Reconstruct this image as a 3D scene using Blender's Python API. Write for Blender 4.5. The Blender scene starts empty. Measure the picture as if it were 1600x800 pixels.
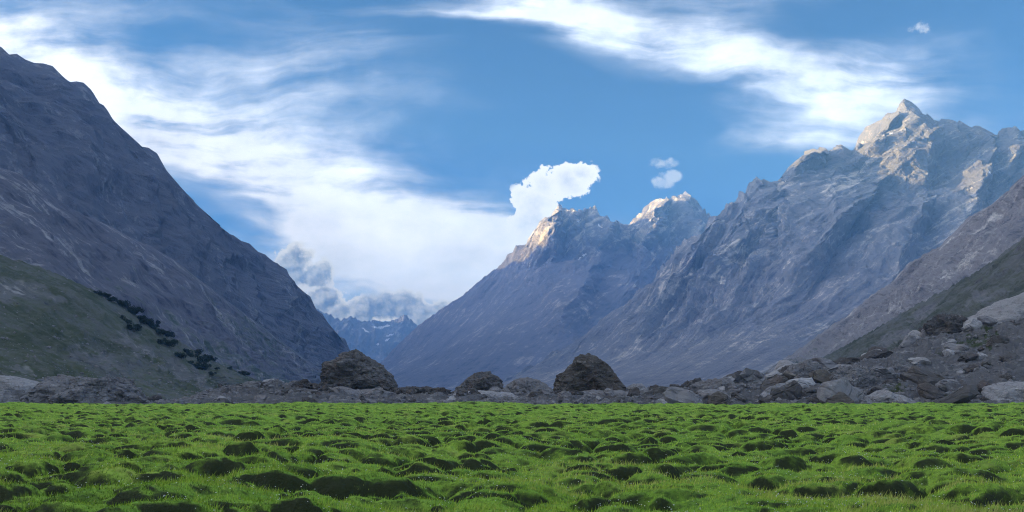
import bpy, math, random
import numpy as np

# ------------------------------------------------------------------ camera, sky, sun, exposure
scene = bpy.context.scene
COL = scene.collection
EYE = 1.7                    # eye height above the meadow
F = 1386.0                   # focal length in 1600-px-wide picture pixels (60 degree lens)
HX, HY = 800.0, 615.0        # where the level view axis meets the picture
SUN_AZ = math.radians(-84)   # to the left, a little ahead
SUN_EL = math.radians(7)

cam_d = bpy.data.cameras.new('camera')
cam = bpy.data.objects.new('camera', cam_d)
COL.objects.link(cam)
cam.location = (0, 0, EYE)
cam.rotation_euler = (math.radians(90), 0, 0)
cam_d.sensor_width = 36
cam_d.lens = 36 * F / 1600
cam_d.shift_y = (HY - 400) / 1600
cam_d.clip_start = 0.1
cam_d.clip_end = 60000
scene.camera = cam

scene.view_settings.view_transform = 'Standard'
scene.view_settings.look = 'None'
scene.view_settings.gamma = 1
scene.view_settings.use_curve_mapping = False
scene.view_settings.exposure = 2.05

scene.render.engine = 'CYCLES'
cy = scene.cycles
cy.use_denoising = True
try:
    cy.denoiser = 'OPENIMAGEDENOISE'
    cy.denoising_input_passes = 'RGB_ALBEDO_NORMAL'
    cy.denoising_prefilter = 'NONE'
    cy.denoising_quality = 'HIGH'
except Exception:
    pass
cy.max_bounces = 8
cy.diffuse_bounces = 3
cy.glossy_bounces = 1
cy.transmission_bounces = 2
cy.volume_bounces = 8
cy.filter_width = 1.1
cy.transparent_max_bounces = 6
cy.caustics_reflective = False
cy.caustics_refractive = False
cy.sample_clamp_indirect = 4

SUN_DIR = (math.cos(SUN_EL) * math.sin(SUN_AZ), math.cos(SUN_EL) * math.cos(SUN_AZ), math.sin(SUN_EL))
sun_d = bpy.data.lights.new('sun', 'SUN')
sun_d.energy = 5.0
sun_d.angle = math.radians(0.5)
sun_d.color = (1.0, 0.67, 0.22)
sun = bpy.data.objects.new('sun', sun_d)
COL.objects.link(sun)
from mathutils import Vector
sun.rotation_euler = Vector(SUN_DIR).to_track_quat('Z', 'Y').to_euler()


class NT:
    """small helper for building node trees"""
    def __init__(self, tree):
        self.t = tree
        self.n = tree.nodes
        self.l = tree.links

    def node(self, typ, **kw):
        nd = self.n.new(typ)
        for k, v in kw.items():
            setattr(nd, k, v)
        return nd

    def put(self, sock, v):
        if isinstance(v, bpy.types.NodeSocket):
            self.l.new(v, sock)
        elif v is not None:
            sock.default_value = v

    def math(self, op, a, b=None, c=None, clamp=False):
        nd = self.node('ShaderNodeMath', operation=op, use_clamp=clamp)
        for i, v in enumerate((a, b, c)):
            if v is not None:
                self.put(nd.inputs[i], v)
        return nd.outputs[0]

    def vmath(self, op, a, b=None):
        nd = self.node('ShaderNodeVectorMath', operation=op)
        self.put(nd.inputs[0], a)
        if b is not None:
            self.put(nd.inputs[1], b)
        return nd.outputs[1] if op in ('DOT_PRODUCT', 'LENGTH') else nd.outputs[0]

    def mapping(self, vec, loc=(0, 0, 0), rot=(0, 0, 0), scale=(1, 1, 1), typ='POINT'):
        nd = self.node('ShaderNodeMapping', vector_type=typ)
        self.put(nd.inputs['Vector'], vec)
        nd.inputs['Location'].default_value = loc
        nd.inputs['Rotation'].default_value = rot
        nd.inputs['Scale'].default_value = scale
        return nd.outputs[0]

    def noise(self, vec, scale=1.0, detail=5, rough=0.55, lac=2.0, dist=0.0, typ='FBM', dim='3D'):
        nd = self.node('ShaderNodeTexNoise', noise_dimensions=dim)
        try:
            nd.noise_type = typ
        except Exception:
            pass
        self.put(nd.inputs['Vector'], vec)
        nd.inputs['Scale'].default_value = scale
        nd.inputs['Detail'].default_value = detail
        nd.inputs['Roughness'].default_value = rough
        nd.inputs['Lacunarity'].default_value = lac
        nd.inputs['Distortion'].default_value = dist
        return nd.outputs[0]

    def voronoi(self, vec, scale, feature='F1', out=0):
        nd = self.node('ShaderNodeTexVoronoi', feature=feature)
        self.put(nd.inputs['Vector'], vec)
        nd.inputs['Scale'].default_value = scale
        return nd.outputs[out]

    def ramp(self, fac, stops, interp='LINEAR'):
        nd = self.node('ShaderNodeValToRGB')
        nd.color_ramp.interpolation = interp
        els = nd.color_ramp.elements
        while len(els) < len(stops):
            els.new(0.5)
        for e, (p, c) in zip(els, stops):
            e.position = p
            e.color = (c[0], c[1], c[2], 1) if hasattr(c, '__len__') else (c, c, c, 1)
        self.put(nd.inputs[0], fac)
        return nd.outputs[0]

    def smooth(self, v, a, b):
        nd = self.node('ShaderNodeMapRange', interpolation_type='SMOOTHSTEP')
        self.put(nd.inputs['Value'], v)
        nd.inputs['From Min'].default_value = a
        nd.inputs['From Max'].default_value = b
        return nd.outputs[0]

    def lin(self, v, a, b, c=0.0, d=1.0):
        nd = self.node('ShaderNodeMapRange')
        self.put(nd.inputs['Value'], v)
        for k, x in zip(('From Min', 'From Max', 'To Min', 'To Max'), (a, b, c, d)):
            nd.inputs[k].default_value = x
        return nd.outputs[0]

    def mix(self, fac, a, b, blend='MIX'):
        nd = self.node('ShaderNodeMix', data_type='RGBA', blend_type=blend)
        self.put(nd.inputs[0], fac)
        for s, v in ((nd.inputs[6], a), (nd.inputs[7], b)):
            if isinstance(v, (tuple, list)):
                v = (v[0], v[1], v[2], 1)
            self.put(s, v)
        return nd.outputs[2]


def px_uv(px, py):
    """picture position -> slope coordinates right/up per metre forward"""
    return (px - HX) / F, (HY - py) / F


def build_world():
    w = bpy.data.worlds.new('World')
    scene.world = w
    w.use_nodes = True
    t = NT(w.node_tree)
    t.n.clear()
    out = t.node('ShaderNodeOutputWorld')
    bg = t.node('ShaderNodeBackground')
    bg.inputs['Strength'].default_value = 0.15
    t.l.new(bg.outputs[0], out.inputs[0])
    sky = t.node('ShaderNodeTexSky', sky_type='NISHITA')
    sky.sun_disc = False
    sky.sun_elevation = SUN_EL
    sky.sun_rotation = SUN_AZ
    sky.altitude = 3800
    sky.air_density = 1.0
    sky.dust_density = 0.6
    sky.ozone_density = 2.5
    tc = t.node('ShaderNodeTexCoord')
    d = tc.outputs['Generated']
    sep = t.node('ShaderNodeSeparateXYZ')
    t.l.new(d, sep.inputs[0])
    dx, dy, dz = sep.outputs
    dyc = t.math('MAXIMUM', dy, 0.2)
    u = t.math('DIVIDE', dx, dyc)
    v = t.math('DIVIDE', dz, dyc)
    comb = t.node('ShaderNodeCombineXYZ')
    t.l.new(u, comb.inputs[0])
    t.l.new(v, comb.inputs[1])
    p = comb.outputs[0]
    # warp so that no bank of cirrus has a clean outline
    wn = t.node('ShaderNodeTexNoise')
    t.l.new(t.mapping(p, scale=(3.2, 6.5, 1)), wn.inputs['Vector'])
    wn.inputs['Scale'].default_value = 1.0
    wn.inputs['Detail'].default_value = 4
    off = t.vmath('MULTIPLY', t.vmath('SUBTRACT', wn.outputs[1], (0.5, 0.5, 0.5)), (0.30, 0.12, 0))
    pw = t.vmath('ADD', p, off)

    # banks of cirrus: (px, py, half length px, half width px, tilt deg (+ = rising to the right), weight)
    banks = [
        (40, 90, 420, 150, -6, 0.82),
        (330, 240, 760, 300, -18, 0.30),
        (640, 440, 620, 150, -2, 0.42),
        (190, 190, 420, 130, -22, 0.5),
        (430, 290, 480, 120, -22, 0.55),
        (380, 215, 380, 110, 4, 0.40),
        (650, 350, 360, 100, -20, 0.55),
        (700, 390, 300, 85, -3, 1.35),
        (640, 405, 280, 80, -5, 0.5),
        (470, 345, 260, 30, -19, 0.35),
        (600, 455, 330, 60, -6, 0.40),
        (790, 340, 200, 110, 0, 0.40),
        (420, 120, 220, 80, 14, 0.30),
        (560, 50, 330, 110, -10, 0.22),
        (900, 25, 330, 75, -14, 0.8),
        (1090, 65, 360, 60, -14, 0.68),
        (1000, -20, 360, 80, 0, 0.6),
        (1300, 90, 320, 65, -6, 0.55),
        (1410, 110, 190, 105, 20, 0.6),
        (1290, 160, 250, 80, 10, 0.55),
        (1215, 216, 150, 36, 2, 0.80),
        (1180, 130, 240, 60, 0, 0.25),
        (690, 5, 170, 24, -4, 0.5),
        (1540, 180, 190, 70, 10, 0.3),
        (980, 430, 500, 110, 0, 0.30),
    ]
    tot = None
    for bx, by, hl, hw, tilt, wt in banks:
        cu, cv = px_uv(bx, by)
        m = t.mapping(pw, loc=(cu, cv, 0), rot=(0, 0, math.radians(tilt)), scale=(hl / F, hw / F, 1), typ='TEXTURE')
        g = t.node('ShaderNodeTexGradient', gradient_type='SPHERICAL')
        t.l.new(m, g.inputs[0])
        s = t.math('MULTIPLY', g.outputs[1], wt * 1.25)
        tot = s if tot is None else t.math('ADD', tot, s)
    # fibrous texture, two directions, stretched along the streaks
    f1 = t.noise(t.mapping(pw, rot=(0, 0, math.radians(17)), scale=(2.2, 13, 1)), 1.6, 7, 0.58)
    f2 = t.noise(t.mapping(pw, rot=(0, 0, math.radians(8)), scale=(5, 24, 1)), 1.5, 6, 0.6)
    f3 = t.noise(t.mapping(p, scale=(7, 11, 1)), 1.3, 5, 0.6)
    fib = t.math('ADD', t.math('ADD', t.math('MULTIPLY', f1, 0.9), t.math('MULTIPLY', f2, 0.55)), t.math('MULTIPLY', f3, 0.45))
    fib = t.lin(fib, 0.62, 1.28)
    cov_in = t.math('MULTIPLY', tot, t.math('ADD', t.math('MULTIPLY', fib, 1.45), 0.08))
    cov_in = t.math('ADD', cov_in, t.math('MULTIPLY', t.math('SUBTRACT', fib, 0.45), 0.16))
    # elsewhere in the sky the same kind of cirrus goes on, on a plane high overhead
    dzc = t.math('MAXIMUM', dz, 0.08)
    c2 = t.node('ShaderNodeCombineXYZ')
    t.l.new(t.math('DIVIDE', dx, dzc), c2.inputs[0])
    t.l.new(t.math('DIVIDE', dy, dzc), c2.inputs[1])
    gen = t.noise(t.mapping(c2.outputs[0], rot=(0, 0, 0.5), scale=(0.35, 1.1, 1)), 1.3, 7, 0.6, dist=0.6)
    cov_out = t.lin(gen, 0.20, 0.58)
    sel = t.smooth(dy, 0.35, 0.72)
    sel = t.math('MULTIPLY', sel, t.math('SUBTRACT', 1.0, t.smooth(dz, 0.46, 0.7)))
    cov = t.math('ADD', t.math('MULTIPLY', cov_in, sel), t.math('MULTIPLY', cov_out, t.math('SUBTRACT', 1.0, sel)))
    alpha = t.math('MULTIPLY', t.smooth(cov, 0.03, 1.3), 0.92)
    # cirrus lit by the low sun: brighter towards it
    sd = t.vmath('DOT_PRODUCT', d, SUN_DIR)
    sp = t.math('MAXIMUM', sd, 0.0)
    glow = t.math('ADD', t.math('ADD', t.math('MULTIPLY', t.math('POWER', sp, 2.5), 0.8), t.math('MULTIPLY', t.math('POWER', sp, 18.0), 90.0)), 2.4)
    lit = t.mix(t.lin(sd, 0.1, 0.9), (0.90, 0.95, 1.06), (1.04, 1.0, 0.97))
    lit = t.mix(t.math('SUBTRACT', 1.0, t.smooth(dz, 0.12, 0.30)), lit, (1.10, 1.03, 0.93))
    cl = t.node('ShaderNodeVectorMath', operation='SCALE')
    t.l.new(lit, cl.inputs[0])
    t.l.new(t.math('MULTIPLY', glow, t.math('MULTIPLY', t.lin(cov, 0.1, 1.3, 0.78, 1.05), t.lin(f3, 0.3, 0.7, 0.72, 1.15))), cl.inputs['Scale'])
    # blue of the clear sky a little deeper, as a polarised high-altitude sky
    deep = t.mix(1.0, sky.outputs[0], SKY_TINT, 'MULTIPLY')
    fin = t.mix(alpha, deep, cl.outputs[0])
    # cumulus: soft puffs torn by noise, brighter where their upper left side is open to the low sun
    def billow(vec):
        n1_ = t.math('MULTIPLY', t.math('SUBTRACT', t.noise(vec, 40, 7, 0.64), 0.5), 2.4)
        n2_ = t.math('MULTIPLY', t.math('SUBTRACT', t.noise(vec, 17, 1, 0.5), 0.5), 1.3)
        return t.math('ADD', n1_, n2_)

    N0, N1 = billow(p), billow(t.vmath('ADD', p, (-0.004, 0.007, 0)))
    relief = t.smooth(t.math('SUBTRACT', N0, N1), -0.35, 0.45)

    def cumulus(base, items, amp, lo, hi, opac, edge, body, k0, k1):
        f = None
        for px, py, rx, ry in items:
            cu, cv = px_uv(px, py)
            m = t.mapping(p, loc=(cu, cv, 0), scale=(rx / F, ry / F, 1), typ='TEXTURE')
            g = t.node('ShaderNodeTexGradient', gradient_type='SPHERICAL')
            t.l.new(m, g.inputs[0])
            f = g.outputs[1] if f is None else t.math('MAXIMUM', f, g.outputs[1])
        d0 = t.math('ADD', f, t.math('MULTIPLY', N0, amp))
        al = t.math('MULTIPLY', t.math('MULTIPLY', t.smooth(d0, lo, hi), t.smooth(f, 0.0, 0.3)), opac)
        c = t.mix(t.smooth(d0, k0, k1), edge, body)
        c = t.mix(t.math('MULTIPLY', relief, 0.7), c, edge)
        return t.mix(t.math('MULTIPLY', al, t.math('GREATER_THAN', dy, 0.3)), base, c)

    white, cool = (2.3, 2.23, 2.1), (1.22, 1.27, 1.38)
    cream, grey = (2.2, 2.0, 1.6), (0.24, 0.27, 0.35)
    fin = cumulus(fin, [(836, 316, 58, 44), (852, 290, 50, 42), (884, 286, 54, 42), (910, 272, 34, 26), (840, 346, 66, 46)],
                  0.8, 0.27, 0.37, 1.0, white, cool, 0.35, 1.2)
    fin = cumulus(fin, [(460, 410, 46, 40), (490, 432, 48, 38), (500, 470, 62, 42), (560, 488, 90, 34), (636, 482, 74, 40), (684, 484, 50, 28)],
                  0.85, 0.22, 0.33, 0.98, cream, grey, 0.34, 0.66)
    fin = cumulus(fin, [(1036, 254, 28, 13), (1033, 287, 24, 16), (1047, 275, 22, 13), (1435, 42, 24, 16), (764, 362, 50, 36), (658, 449, 30, 10)],
                  1.6, 0.26, 1.0, 0.5, white, (1.6, 1.62, 1.7), 0.4, 1.0)
    t.l.new(fin, bg.inputs[0])
    try:
        w.cycles.sampling_method = 'MANUAL'
        w.cycles.sample_map_resolution = 1024
    except Exception:
        pass


SKY_TINT = (0.14, 0.275, 0.335)
build_world()

# ------------------------------------------------------------------ numpy noise
_rng = np.random.RandomState(7)
_PERM = _rng.permutation(256)
_PERM = np.concatenate([_PERM, _PERM, _PERM]).astype(np.int32)
_G = _rng.normal(size=(256, 3))
_G = (_G / np.linalg.norm(_G, axis=1, keepdims=True)).astype(np.float32)


_GX, _GY, _GZ = [np.ascontiguousarray(_G[:, k]) for k in range(3)]


def perlin(x, y, z):
    shp = np.broadcast(x, y, z).shape
    if not (np.ndim(z) and np.ptp(z) > 0):            # flat slice: two-dimensional noise is enough
        zc = int(float(np.ravel(z)[0]) * 7.31) & 255
        x, y = np.broadcast_to(x, shp), np.broadcast_to(y, shp)
        xi, yi = np.floor(x), np.floor(y)
        xf, yf = (x - xi).astype(np.float32), (y - yi).astype(np.float32)
        X, Y = xi.astype(np.int32) & 255, yi.astype(np.int32) & 255
        u, v = [a * a * a * (a * (a * 6 - 15) + 10) for a in (xf, yf)]
        r = []
        for i in (0, 1):
            A = _PERM[X + i] + Y
            e = []
            for j in (0, 1):
                h = _PERM[_PERM[A + j] + zc]
                e.append(_GX[h] * (xf - i) + _GY[h] * (yf - j))
            r.append(e[0] + v * (e[1] - e[0]))
        return (r[0] + u * (r[1] - r[0])) * 1.7
    xi, yi, zi = np.floor(x), np.floor(y), np.floor(z)
    xf, yf, zf = (x - xi).astype(np.float32), (y - yi).astype(np.float32), (z - zi).astype(np.float32)
    X, Y, Z = xi.astype(np.int32) & 255, yi.astype(np.int32) & 255, zi.astype(np.int32) & 255
    u, v, w = [a * a * a * (a * (a * 6 - 15) + 10) for a in (xf, yf, zf)]
    rx = []
    for i in (0, 1):
        A = _PERM[X + i] + Y
        ry = []
        for j in (0, 1):
            B = _PERM[A + j] + Z
            rz = []
            for k in (0, 1):
                h = _PERM[B + k]
                rz.append(_GX[h] * (xf - i) + _GY[h] * (yf - j) + _GZ[h] * (zf - k))
            ry.append(rz[0] + w * (rz[1] - rz[0]))
        rx.append(ry[0] + v * (ry[1] - ry[0]))
    return (rx[0] + u * (rx[1] - rx[0])) * 1.5


def fbm(x, y, z, octv=5, lac=2.03, gain=0.5):
    s, a, f = 0, 1.0, 1.0
    for o in range(octv):
        s = s + a * perlin(x * f + 17.3 * o, y * f - 9.1 * o, z * f + 3.7 * o)
        a *= gain
        f *= lac
    return s


def ridged(x, y, z, octv=5, lac=2.05, gain=0.5):
    s, a, f, prev = 0, 1.0, 1.0, 1.0
    for o in range(octv):
        n = 1 - np.abs(perlin(x * f + 31.7 * o, y * f + 5.3 * o, z * f - 12.9 * o)) * 1.6
        n = n * n * np.sign(n)
        s = s + a * n * prev
        prev = np.clip(n, 0, 1) * 0.7 + 0.3
        a *= gain
        f *= lac
    return s


def crease(x, y, z, octv=4, gain=0.5, seed=0):
    """piecewise-planar noise: facets meeting in sharp creases"""
    out, amp, f = 0, 1.0, 1.0
    r = np.random.RandomState(40 + seed)
    val = r.uniform(-1, 1, 256).astype(np.float32)
    for o in range(octv):
        q, _ = np.linalg.qr(r.normal(size=(3, 3)))
        a = [(q[k, 0] * x + q[k, 1] * y + q[k, 2] * z) * f + 11.3 * o + 3.1 * k for k in range(3)]
        i = [np.floor(b) for b in a]
        fr = [(b - c).astype(np.float32) for b, c in zip(a, i)]
        I = [b.astype(np.int32) & 255 for b in i]
        # tetrahedral interpolation: truly flat pieces
        fx, fy, fz = fr
        srt = np.sort(np.stack(fr, -1), -1)
        lo, mi, hi = srt[..., 0], srt[..., 1], srt[..., 2]
        def V(ax, ay, az):
            return val[_PERM[_PERM[_PERM[I[0] + ax] + I[1] + ay] + I[2] + az]]
        order = np.argmax(np.stack(fr, -1), -1)
        last = np.argmin(np.stack(fr, -1), -1)
        e1 = [(order == k).astype(np.int32) for k in range(3)]
        e2 = [1 - (last == k).astype(np.int32) for k in range(3)]
        v0, v1, v2, v3 = V(0, 0, 0), V(*e1), V(*e2), V(1, 1, 1)
        out = out + amp * (v0 + hi * (v1 - v0) + mi * (v2 - v1) + lo * (v3 - v2))
        amp *= gain
        f *= 2.13
    return out


def rcrease(x, y, z, octv=5, gain=0.55, seed=0):
    """sharp-crested angular ridges"""
    out, amp, f = 0, 1.0, 1.0
    for o in range(octv):
        out = out + amp * (1 - 2.0 * np.abs(crease(x * f + 7.1 * o, y * f - 3.3 * o, z + 1.7 * o, 1, 0.5, seed * 7 + o)))
        amp *= gain
        f *= 2.1
    return out


def sstep(a, b, x):
    t = np.clip((x - a) / (b - a), 0, 1)
    return t * t * (3 - 2 * t)


# ------------------------------------------------------------------ mesh helpers
def mesh_from(name, verts, faces, mat=None, uv=None, attrs=None, smooth=True):
    """verts (n,3), faces (m,k) numpy -> mesh"""
    me = bpy.data.meshes.new(name)
    verts = np.asarray(verts, np.float32)
    faces = np.asarray(faces, np.int32)
    n, (m, k) = len(verts), faces.shape
    me.vertices.add(n)
    me.vertices.foreach_set('co', verts.ravel())
    me.loops.add(m * k)
    me.loops.foreach_set('vertex_index', faces.ravel())
    me.polygons.add(m)
    me.polygons.foreach_set('loop_start', np.arange(m, dtype=np.int32) * k)
    me.polygons.foreach_set('use_smooth', np.full(m, smooth, bool))
    if uv is not None:
        l = me.uv_layers.new(name='fall')
        l.data.foreach_set('uv', np.asarray(uv, np.float32)[faces.ravel()].ravel())
    for an, av in (attrs or {}).items():
        a = me.attributes.new(an, 'FLOAT', 'POINT')
        a.data.foreach_set('value', np.asarray(av, np.float32))
    me.update(calc_edges=True)
    me.validate()
    if mat:
        me.materials.append(mat)
    return me


def link(name, me, label=None, cat=None, group=None, kind=None, parent=None, loc=None):
    o = bpy.data.objects.new(name, me)
    COL.objects.link(o)
    if label:
        o['label'] = label
    if cat:
        o['category'] = cat
    if group:
        o['group'] = group
    if kind:
        o['kind'] = kind
    if parent:
        o.parent = parent
    if loc is not None:
        o.location = loc
    return o


def grid_faces(nu, nv):
    i = np.arange(nu - 1)[:, None] * nv + np.arange(nv - 1)[None, :]
    return np.stack([i, i + nv, i + nv + 1, i + 1], -1).reshape(-1, 4)


def P3(px, py, Y):
    return np.array([(px - HX) / F * Y, Y, (HY - py) / F * Y + EYE])


# ------------------------------------------------------------------ materials
def principled(name):
    m = bpy.data.materials.new(name)
    m.use_nodes = True
    t = NT(m.node_tree)
    b = t.n['Principled BSDF']
    b.inputs['Roughness'].default_value = 0.9
    b.inputs['Specular IOR Level'].default_value = 0.15
    return m, t, b


def bump(t, b, h, strength, dist):
    nd = t.node('ShaderNodeBump')
    nd.inputs['Strength'].default_value = strength
    nd.inputs['Distance'].default_value = dist
    t.put(nd.inputs['Height'], h)
    t.l.new(nd.outputs[0], b.inputs['Normal'])


def slope_material(name, unit, dark, mid, pale, veg, veg_lo, veg_hi, streak=1.0, rock_scale=1.0, snow=False):
    """mountain side: rock of three tones, streaks down the fall line (uv in metres), grass where attribute
    'veg' and noise allow; unit = metres of the smallest feature worth drawing"""
    m, t, b = principled(name)
    uvn = t.node('ShaderNodeUVMap', uv_map='fall')
    geo = t.node('ShaderNodeNewGeometry')
    pos = geo.outputs['Position']
    uv = uvn.outputs[0]
    k = 1.0 / unit
    s1 = t.noise(t.mapping(uv, scale=(k * 0.10, k * 0.010, 1)), 1.0, 8, 0.62, dist=0.1)
    s2 = t.noise(t.mapping(uv, scale=(k * 0.035, k * 0.006, 1)), 1.0, 6, 0.6, dist=0.1)
    i1 = t.noise(pos, k * 0.02 * rock_scale, 9, 0.66)
    i2 = t.noise(pos, k * 0.13 * rock_scale, 6, 0.78)
    s3 = t.noise(t.mapping(uv, scale=(k * 0.30, k * 0.035, 1)), 1.0, 5, 0.7)
    ft = t.math('ADD', t.math('MULTIPLY', s1, 0.45 * streak), t.math('MULTIPLY', s2, 0.4 * streak))
    ft = t.math('ADD', ft, t.math('MULTIPLY', i1, 0.6))
    ft = t.math('ADD', ft, t.math('MULTIPLY', i2, 0.75))
    ft = t.math('ADD', ft, t.math('MULTIPLY', s3, 0.5 * streak))
    c = 0.675 * streak + 0.675
    col = t.ramp(t.lin(ft, c - 0.30, c + 0.30), [(0.05, dark), (0.42, mid), (0.6, mid), (0.95, pale)])
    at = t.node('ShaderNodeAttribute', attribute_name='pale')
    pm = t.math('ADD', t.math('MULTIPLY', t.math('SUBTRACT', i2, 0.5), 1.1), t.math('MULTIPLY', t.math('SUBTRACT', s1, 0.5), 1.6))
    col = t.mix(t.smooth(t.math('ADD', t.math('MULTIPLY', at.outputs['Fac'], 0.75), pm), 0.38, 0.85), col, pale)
    av = t.node('ShaderNodeAttribute', attribute_name='veg')
    vg = t.math('ADD', t.math('MULTIPLY', s1, 0.5), t.math('MULTIPLY', i1, 0.5))
    vg = t.math('ADD', vg, t.lin(i2, 0, 1, -0.3, 0.3))
    vf = t.smooth(t.math('ADD', av.outputs['Fac'], t.math('MULTIPLY', t.math('SUBTRACT', vg, 0.5), 2.0)), veg_lo, veg_hi)
    vcol = t.mix(t.lin(i1, 0.35, 0.65), veg, tuple(0.6 * x for x in veg))
    col = t.mix(vf, col, vcol)
    if snow:
        an = t.node('ShaderNodeAttribute', attribute_name='snow')
        col = t.mix(t.smooth(t.math('ADD', an.outputs['Fac'], t.lin(i2, 0, 1, -0.25, 0.25)), 0.45, 0.6), col, (0.75, 0.77, 0.8))
    t.l.new(col, b.inputs['Base Color'])
    hb = t.math('ADD', i1, t.math('MULTIPLY', i2, 0.35))
    bump(t, b, hb, 0.9, unit * 9)
    return m


def rock_material(name, dark, mid, pale, stain=(0.16, 0.095, 0.055), stain_amt=0.5, scale=0.35, strata=0.5):
    m, t, b = principled(name)
    tc = t.node('ShaderNodeTexCoord')
    oi = t.node('ShaderNodeObjectInfo')
    sh = t.node('ShaderNodeCombineXYZ')
    for i in range(3):
        t.l.new(t.math('MULTIPLY', oi.outputs['Random'], 91.0 + 37 * i), sh.inputs[i])
    p = t.vmath('ADD', tc.outputs['Object'], sh.outputs[0])
    n1 = t.noise(p, scale, 9, 0.65)
    n2 = t.noise(p, scale * 5, 6, 0.7)
    n3 = t.noise(t.mapping(p, rot=(0.3, 0.4, 0.2), scale=(0.5, 0.5, 3.2)), scale * 1.6, 7, 0.65, dist=0.6)
    cr = t.voronoi(t.mapping(p, rot=(0.2, 0.5, 0.1), scale=(1, 1, 1.8)), scale * 1.4, 'DISTANCE_TO_EDGE')
    f = t.math('ADD', t.math('MULTIPLY', n1, 0.5), t.math('MULTIPLY', n2, 0.5))
    f = t.math('ADD', f, t.math('MULTIPLY', t.math('SUBTRACT', n3, 0.5), strata))
    col = t.ramp(t.lin(f, 0.28, 0.74), [(0.0, dark), (0.4, mid), (0.65, mid), (1.0, pale)])
    st = t.noise(t.mapping(p, scale=(1.3, 1.3, 0.35)), scale * 0.8, 5, 0.6)
    col = t.mix(t.math('MULTIPLY', t.smooth(st, 0.5, 0.66), stain_amt), col, stain)
    lich = t.smooth(t.noise(p, scale * 9, 3, 0.6), 0.62, 0.7)
    col = t.mix(t.math('MULTIPLY', lich, 0.35), col, pale)
    t.l.new(col, b.inputs['Base Color'])
    h = t.math('ADD', t.math('ADD', n1, t.math('MULTIPLY', n2, 0.4)), t.math('MULTIPLY', t.smooth(cr, 0.0, 0.06), 0.25))
    h = t.math('ADD', h, t.math('MULTIPLY', n3, 0.7 * strata))
    bump(t, b, h, 1.0, 0.9)
    return m


M_CRAG = slope_material('crag_rock', 3.0, (0.032, 0.033, 0.055), (0.108, 0.114, 0.148), (0.30, 0.31, 0.34), (0.09, 0.11, 0.065), 0.55, 0.8, 0.8)
M_SCREE = slope_material('scree_slope', 2.0, (0.045, 0.045, 0.068), (0.115, 0.115, 0.145), (0.36, 0.36, 0.38), (0.075, 0.10, 0.065), 0.42, 0.72, 1.8)
M_HILL = slope_material('grassy_slope', 0.9, (0.045, 0.05, 0.05), (0.13, 0.135, 0.14), (0.42, 0.42, 0.43), (0.070, 0.092, 0.048), 0.20, 0.75, 1.0)
M_TWIN = slope_material('blue_rock_face', 6.0, (0.045, 0.048, 0.07), (0.15, 0.15, 0.18), (0.52, 0.47, 0.41), (0.10, 0.115, 0.09), 0.6, 0.9, 1.0, snow=True)
M_MAIN = slope_material('massif_rock', 4.0, (0.045, 0.045, 0.07), (0.155, 0.157, 0.178), (0.50, 0.46, 0.42), (0.10, 0.115, 0.08), 0.55, 0.9, 1.25, snow=True)
M_SLAB = slope_material('pale_slab_rock', 1.8, (0.06, 0.06, 0.08), (0.20, 0.195, 0.21), (0.48, 0.47, 0.465), (0.085, 0.095, 0.06), 0.5, 0.8, 1.1)
M_GREEN = slope_material('thin_grass_slope', 1.2, (0.05, 0.05, 0.06), (0.15, 0.15, 0.165), (0.36, 0.36, 0.37), (0.07, 0.082, 0.048), 0.10, 0.75, 1.0)
M_MORAINE = slope_material('moraine_rubble', 0.35, (0.025, 0.026, 0.03), (0.13, 0.13, 0.14), (0.42, 0.42, 0.43), (0.05, 0.07, 0.026), 0.5, 0.75, 0.3, 2.0)
M_ROCK = rock_material('grey_boulder', (0.03, 0.03, 0.036), (0.19, 0.19, 0.205), (0.50, 0.49, 0.49), stain_amt=0.18)
M_ROCKB = rock_material('brown_boulder', (0.028, 0.024, 0.022), (0.096, 0.089, 0.084), (0.28, 0.265, 0.255), stain=(0.12, 0.08, 0.058), stain_amt=0.3, strata=0.9)
M_ROCKA = rock_material('rusty_boulder', (0.024, 0.024, 0.027), (0.125, 0.123, 0.128), (0.38, 0.37, 0.365), stain=(0.17, 0.095, 0.06), stain_amt=0.22, strata=0.7)
M_ROCKP = rock_material('pale_boulder', (0.11, 0.11, 0.125), (0.34, 0.34, 0.36), (0.58, 0.57, 0.56), stain_amt=0.15, scale=0.6)
M_ROCKD = rock_material('dark_boulder', (0.018, 0.018, 0.021), (0.085, 0.082, 0.085), (0.30, 0.285, 0.28), stain_amt=0.2)


# ------------------------------------------------------------------ mountains
def resample(curve, n, pxw):
    """curve: control points (px, py, depth) or ('w', x, y, z). resample to n world points, dense inside the frame"""
    pts = []
    for c in curve:
        pts.append(np.array(c[1:]) if c[0] == 'w' else P3(*c))
    pts = np.array(pts)
    q = np.stack([pts[:, 0] / np.maximum(pts[:, 1], 50) * F + HX, HY - pts[:, 2] / np.maximum(pts[:, 1], 50) * F], 1)
    seg = np.linalg.norm(np.diff(q, axis=0), axis=1)
    mid = (q[1:, 0] + q[:-1, 0]) / 2
    w = np.where((mid > -60) & (mid < 1660), 1.0, 0.12)
    if not pxw:
        w[:] = 1
    s = np.concatenate([[0], np.cumsum(seg * w + 1e-6)])
    s /= s[-1]
    return pts, s


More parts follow.
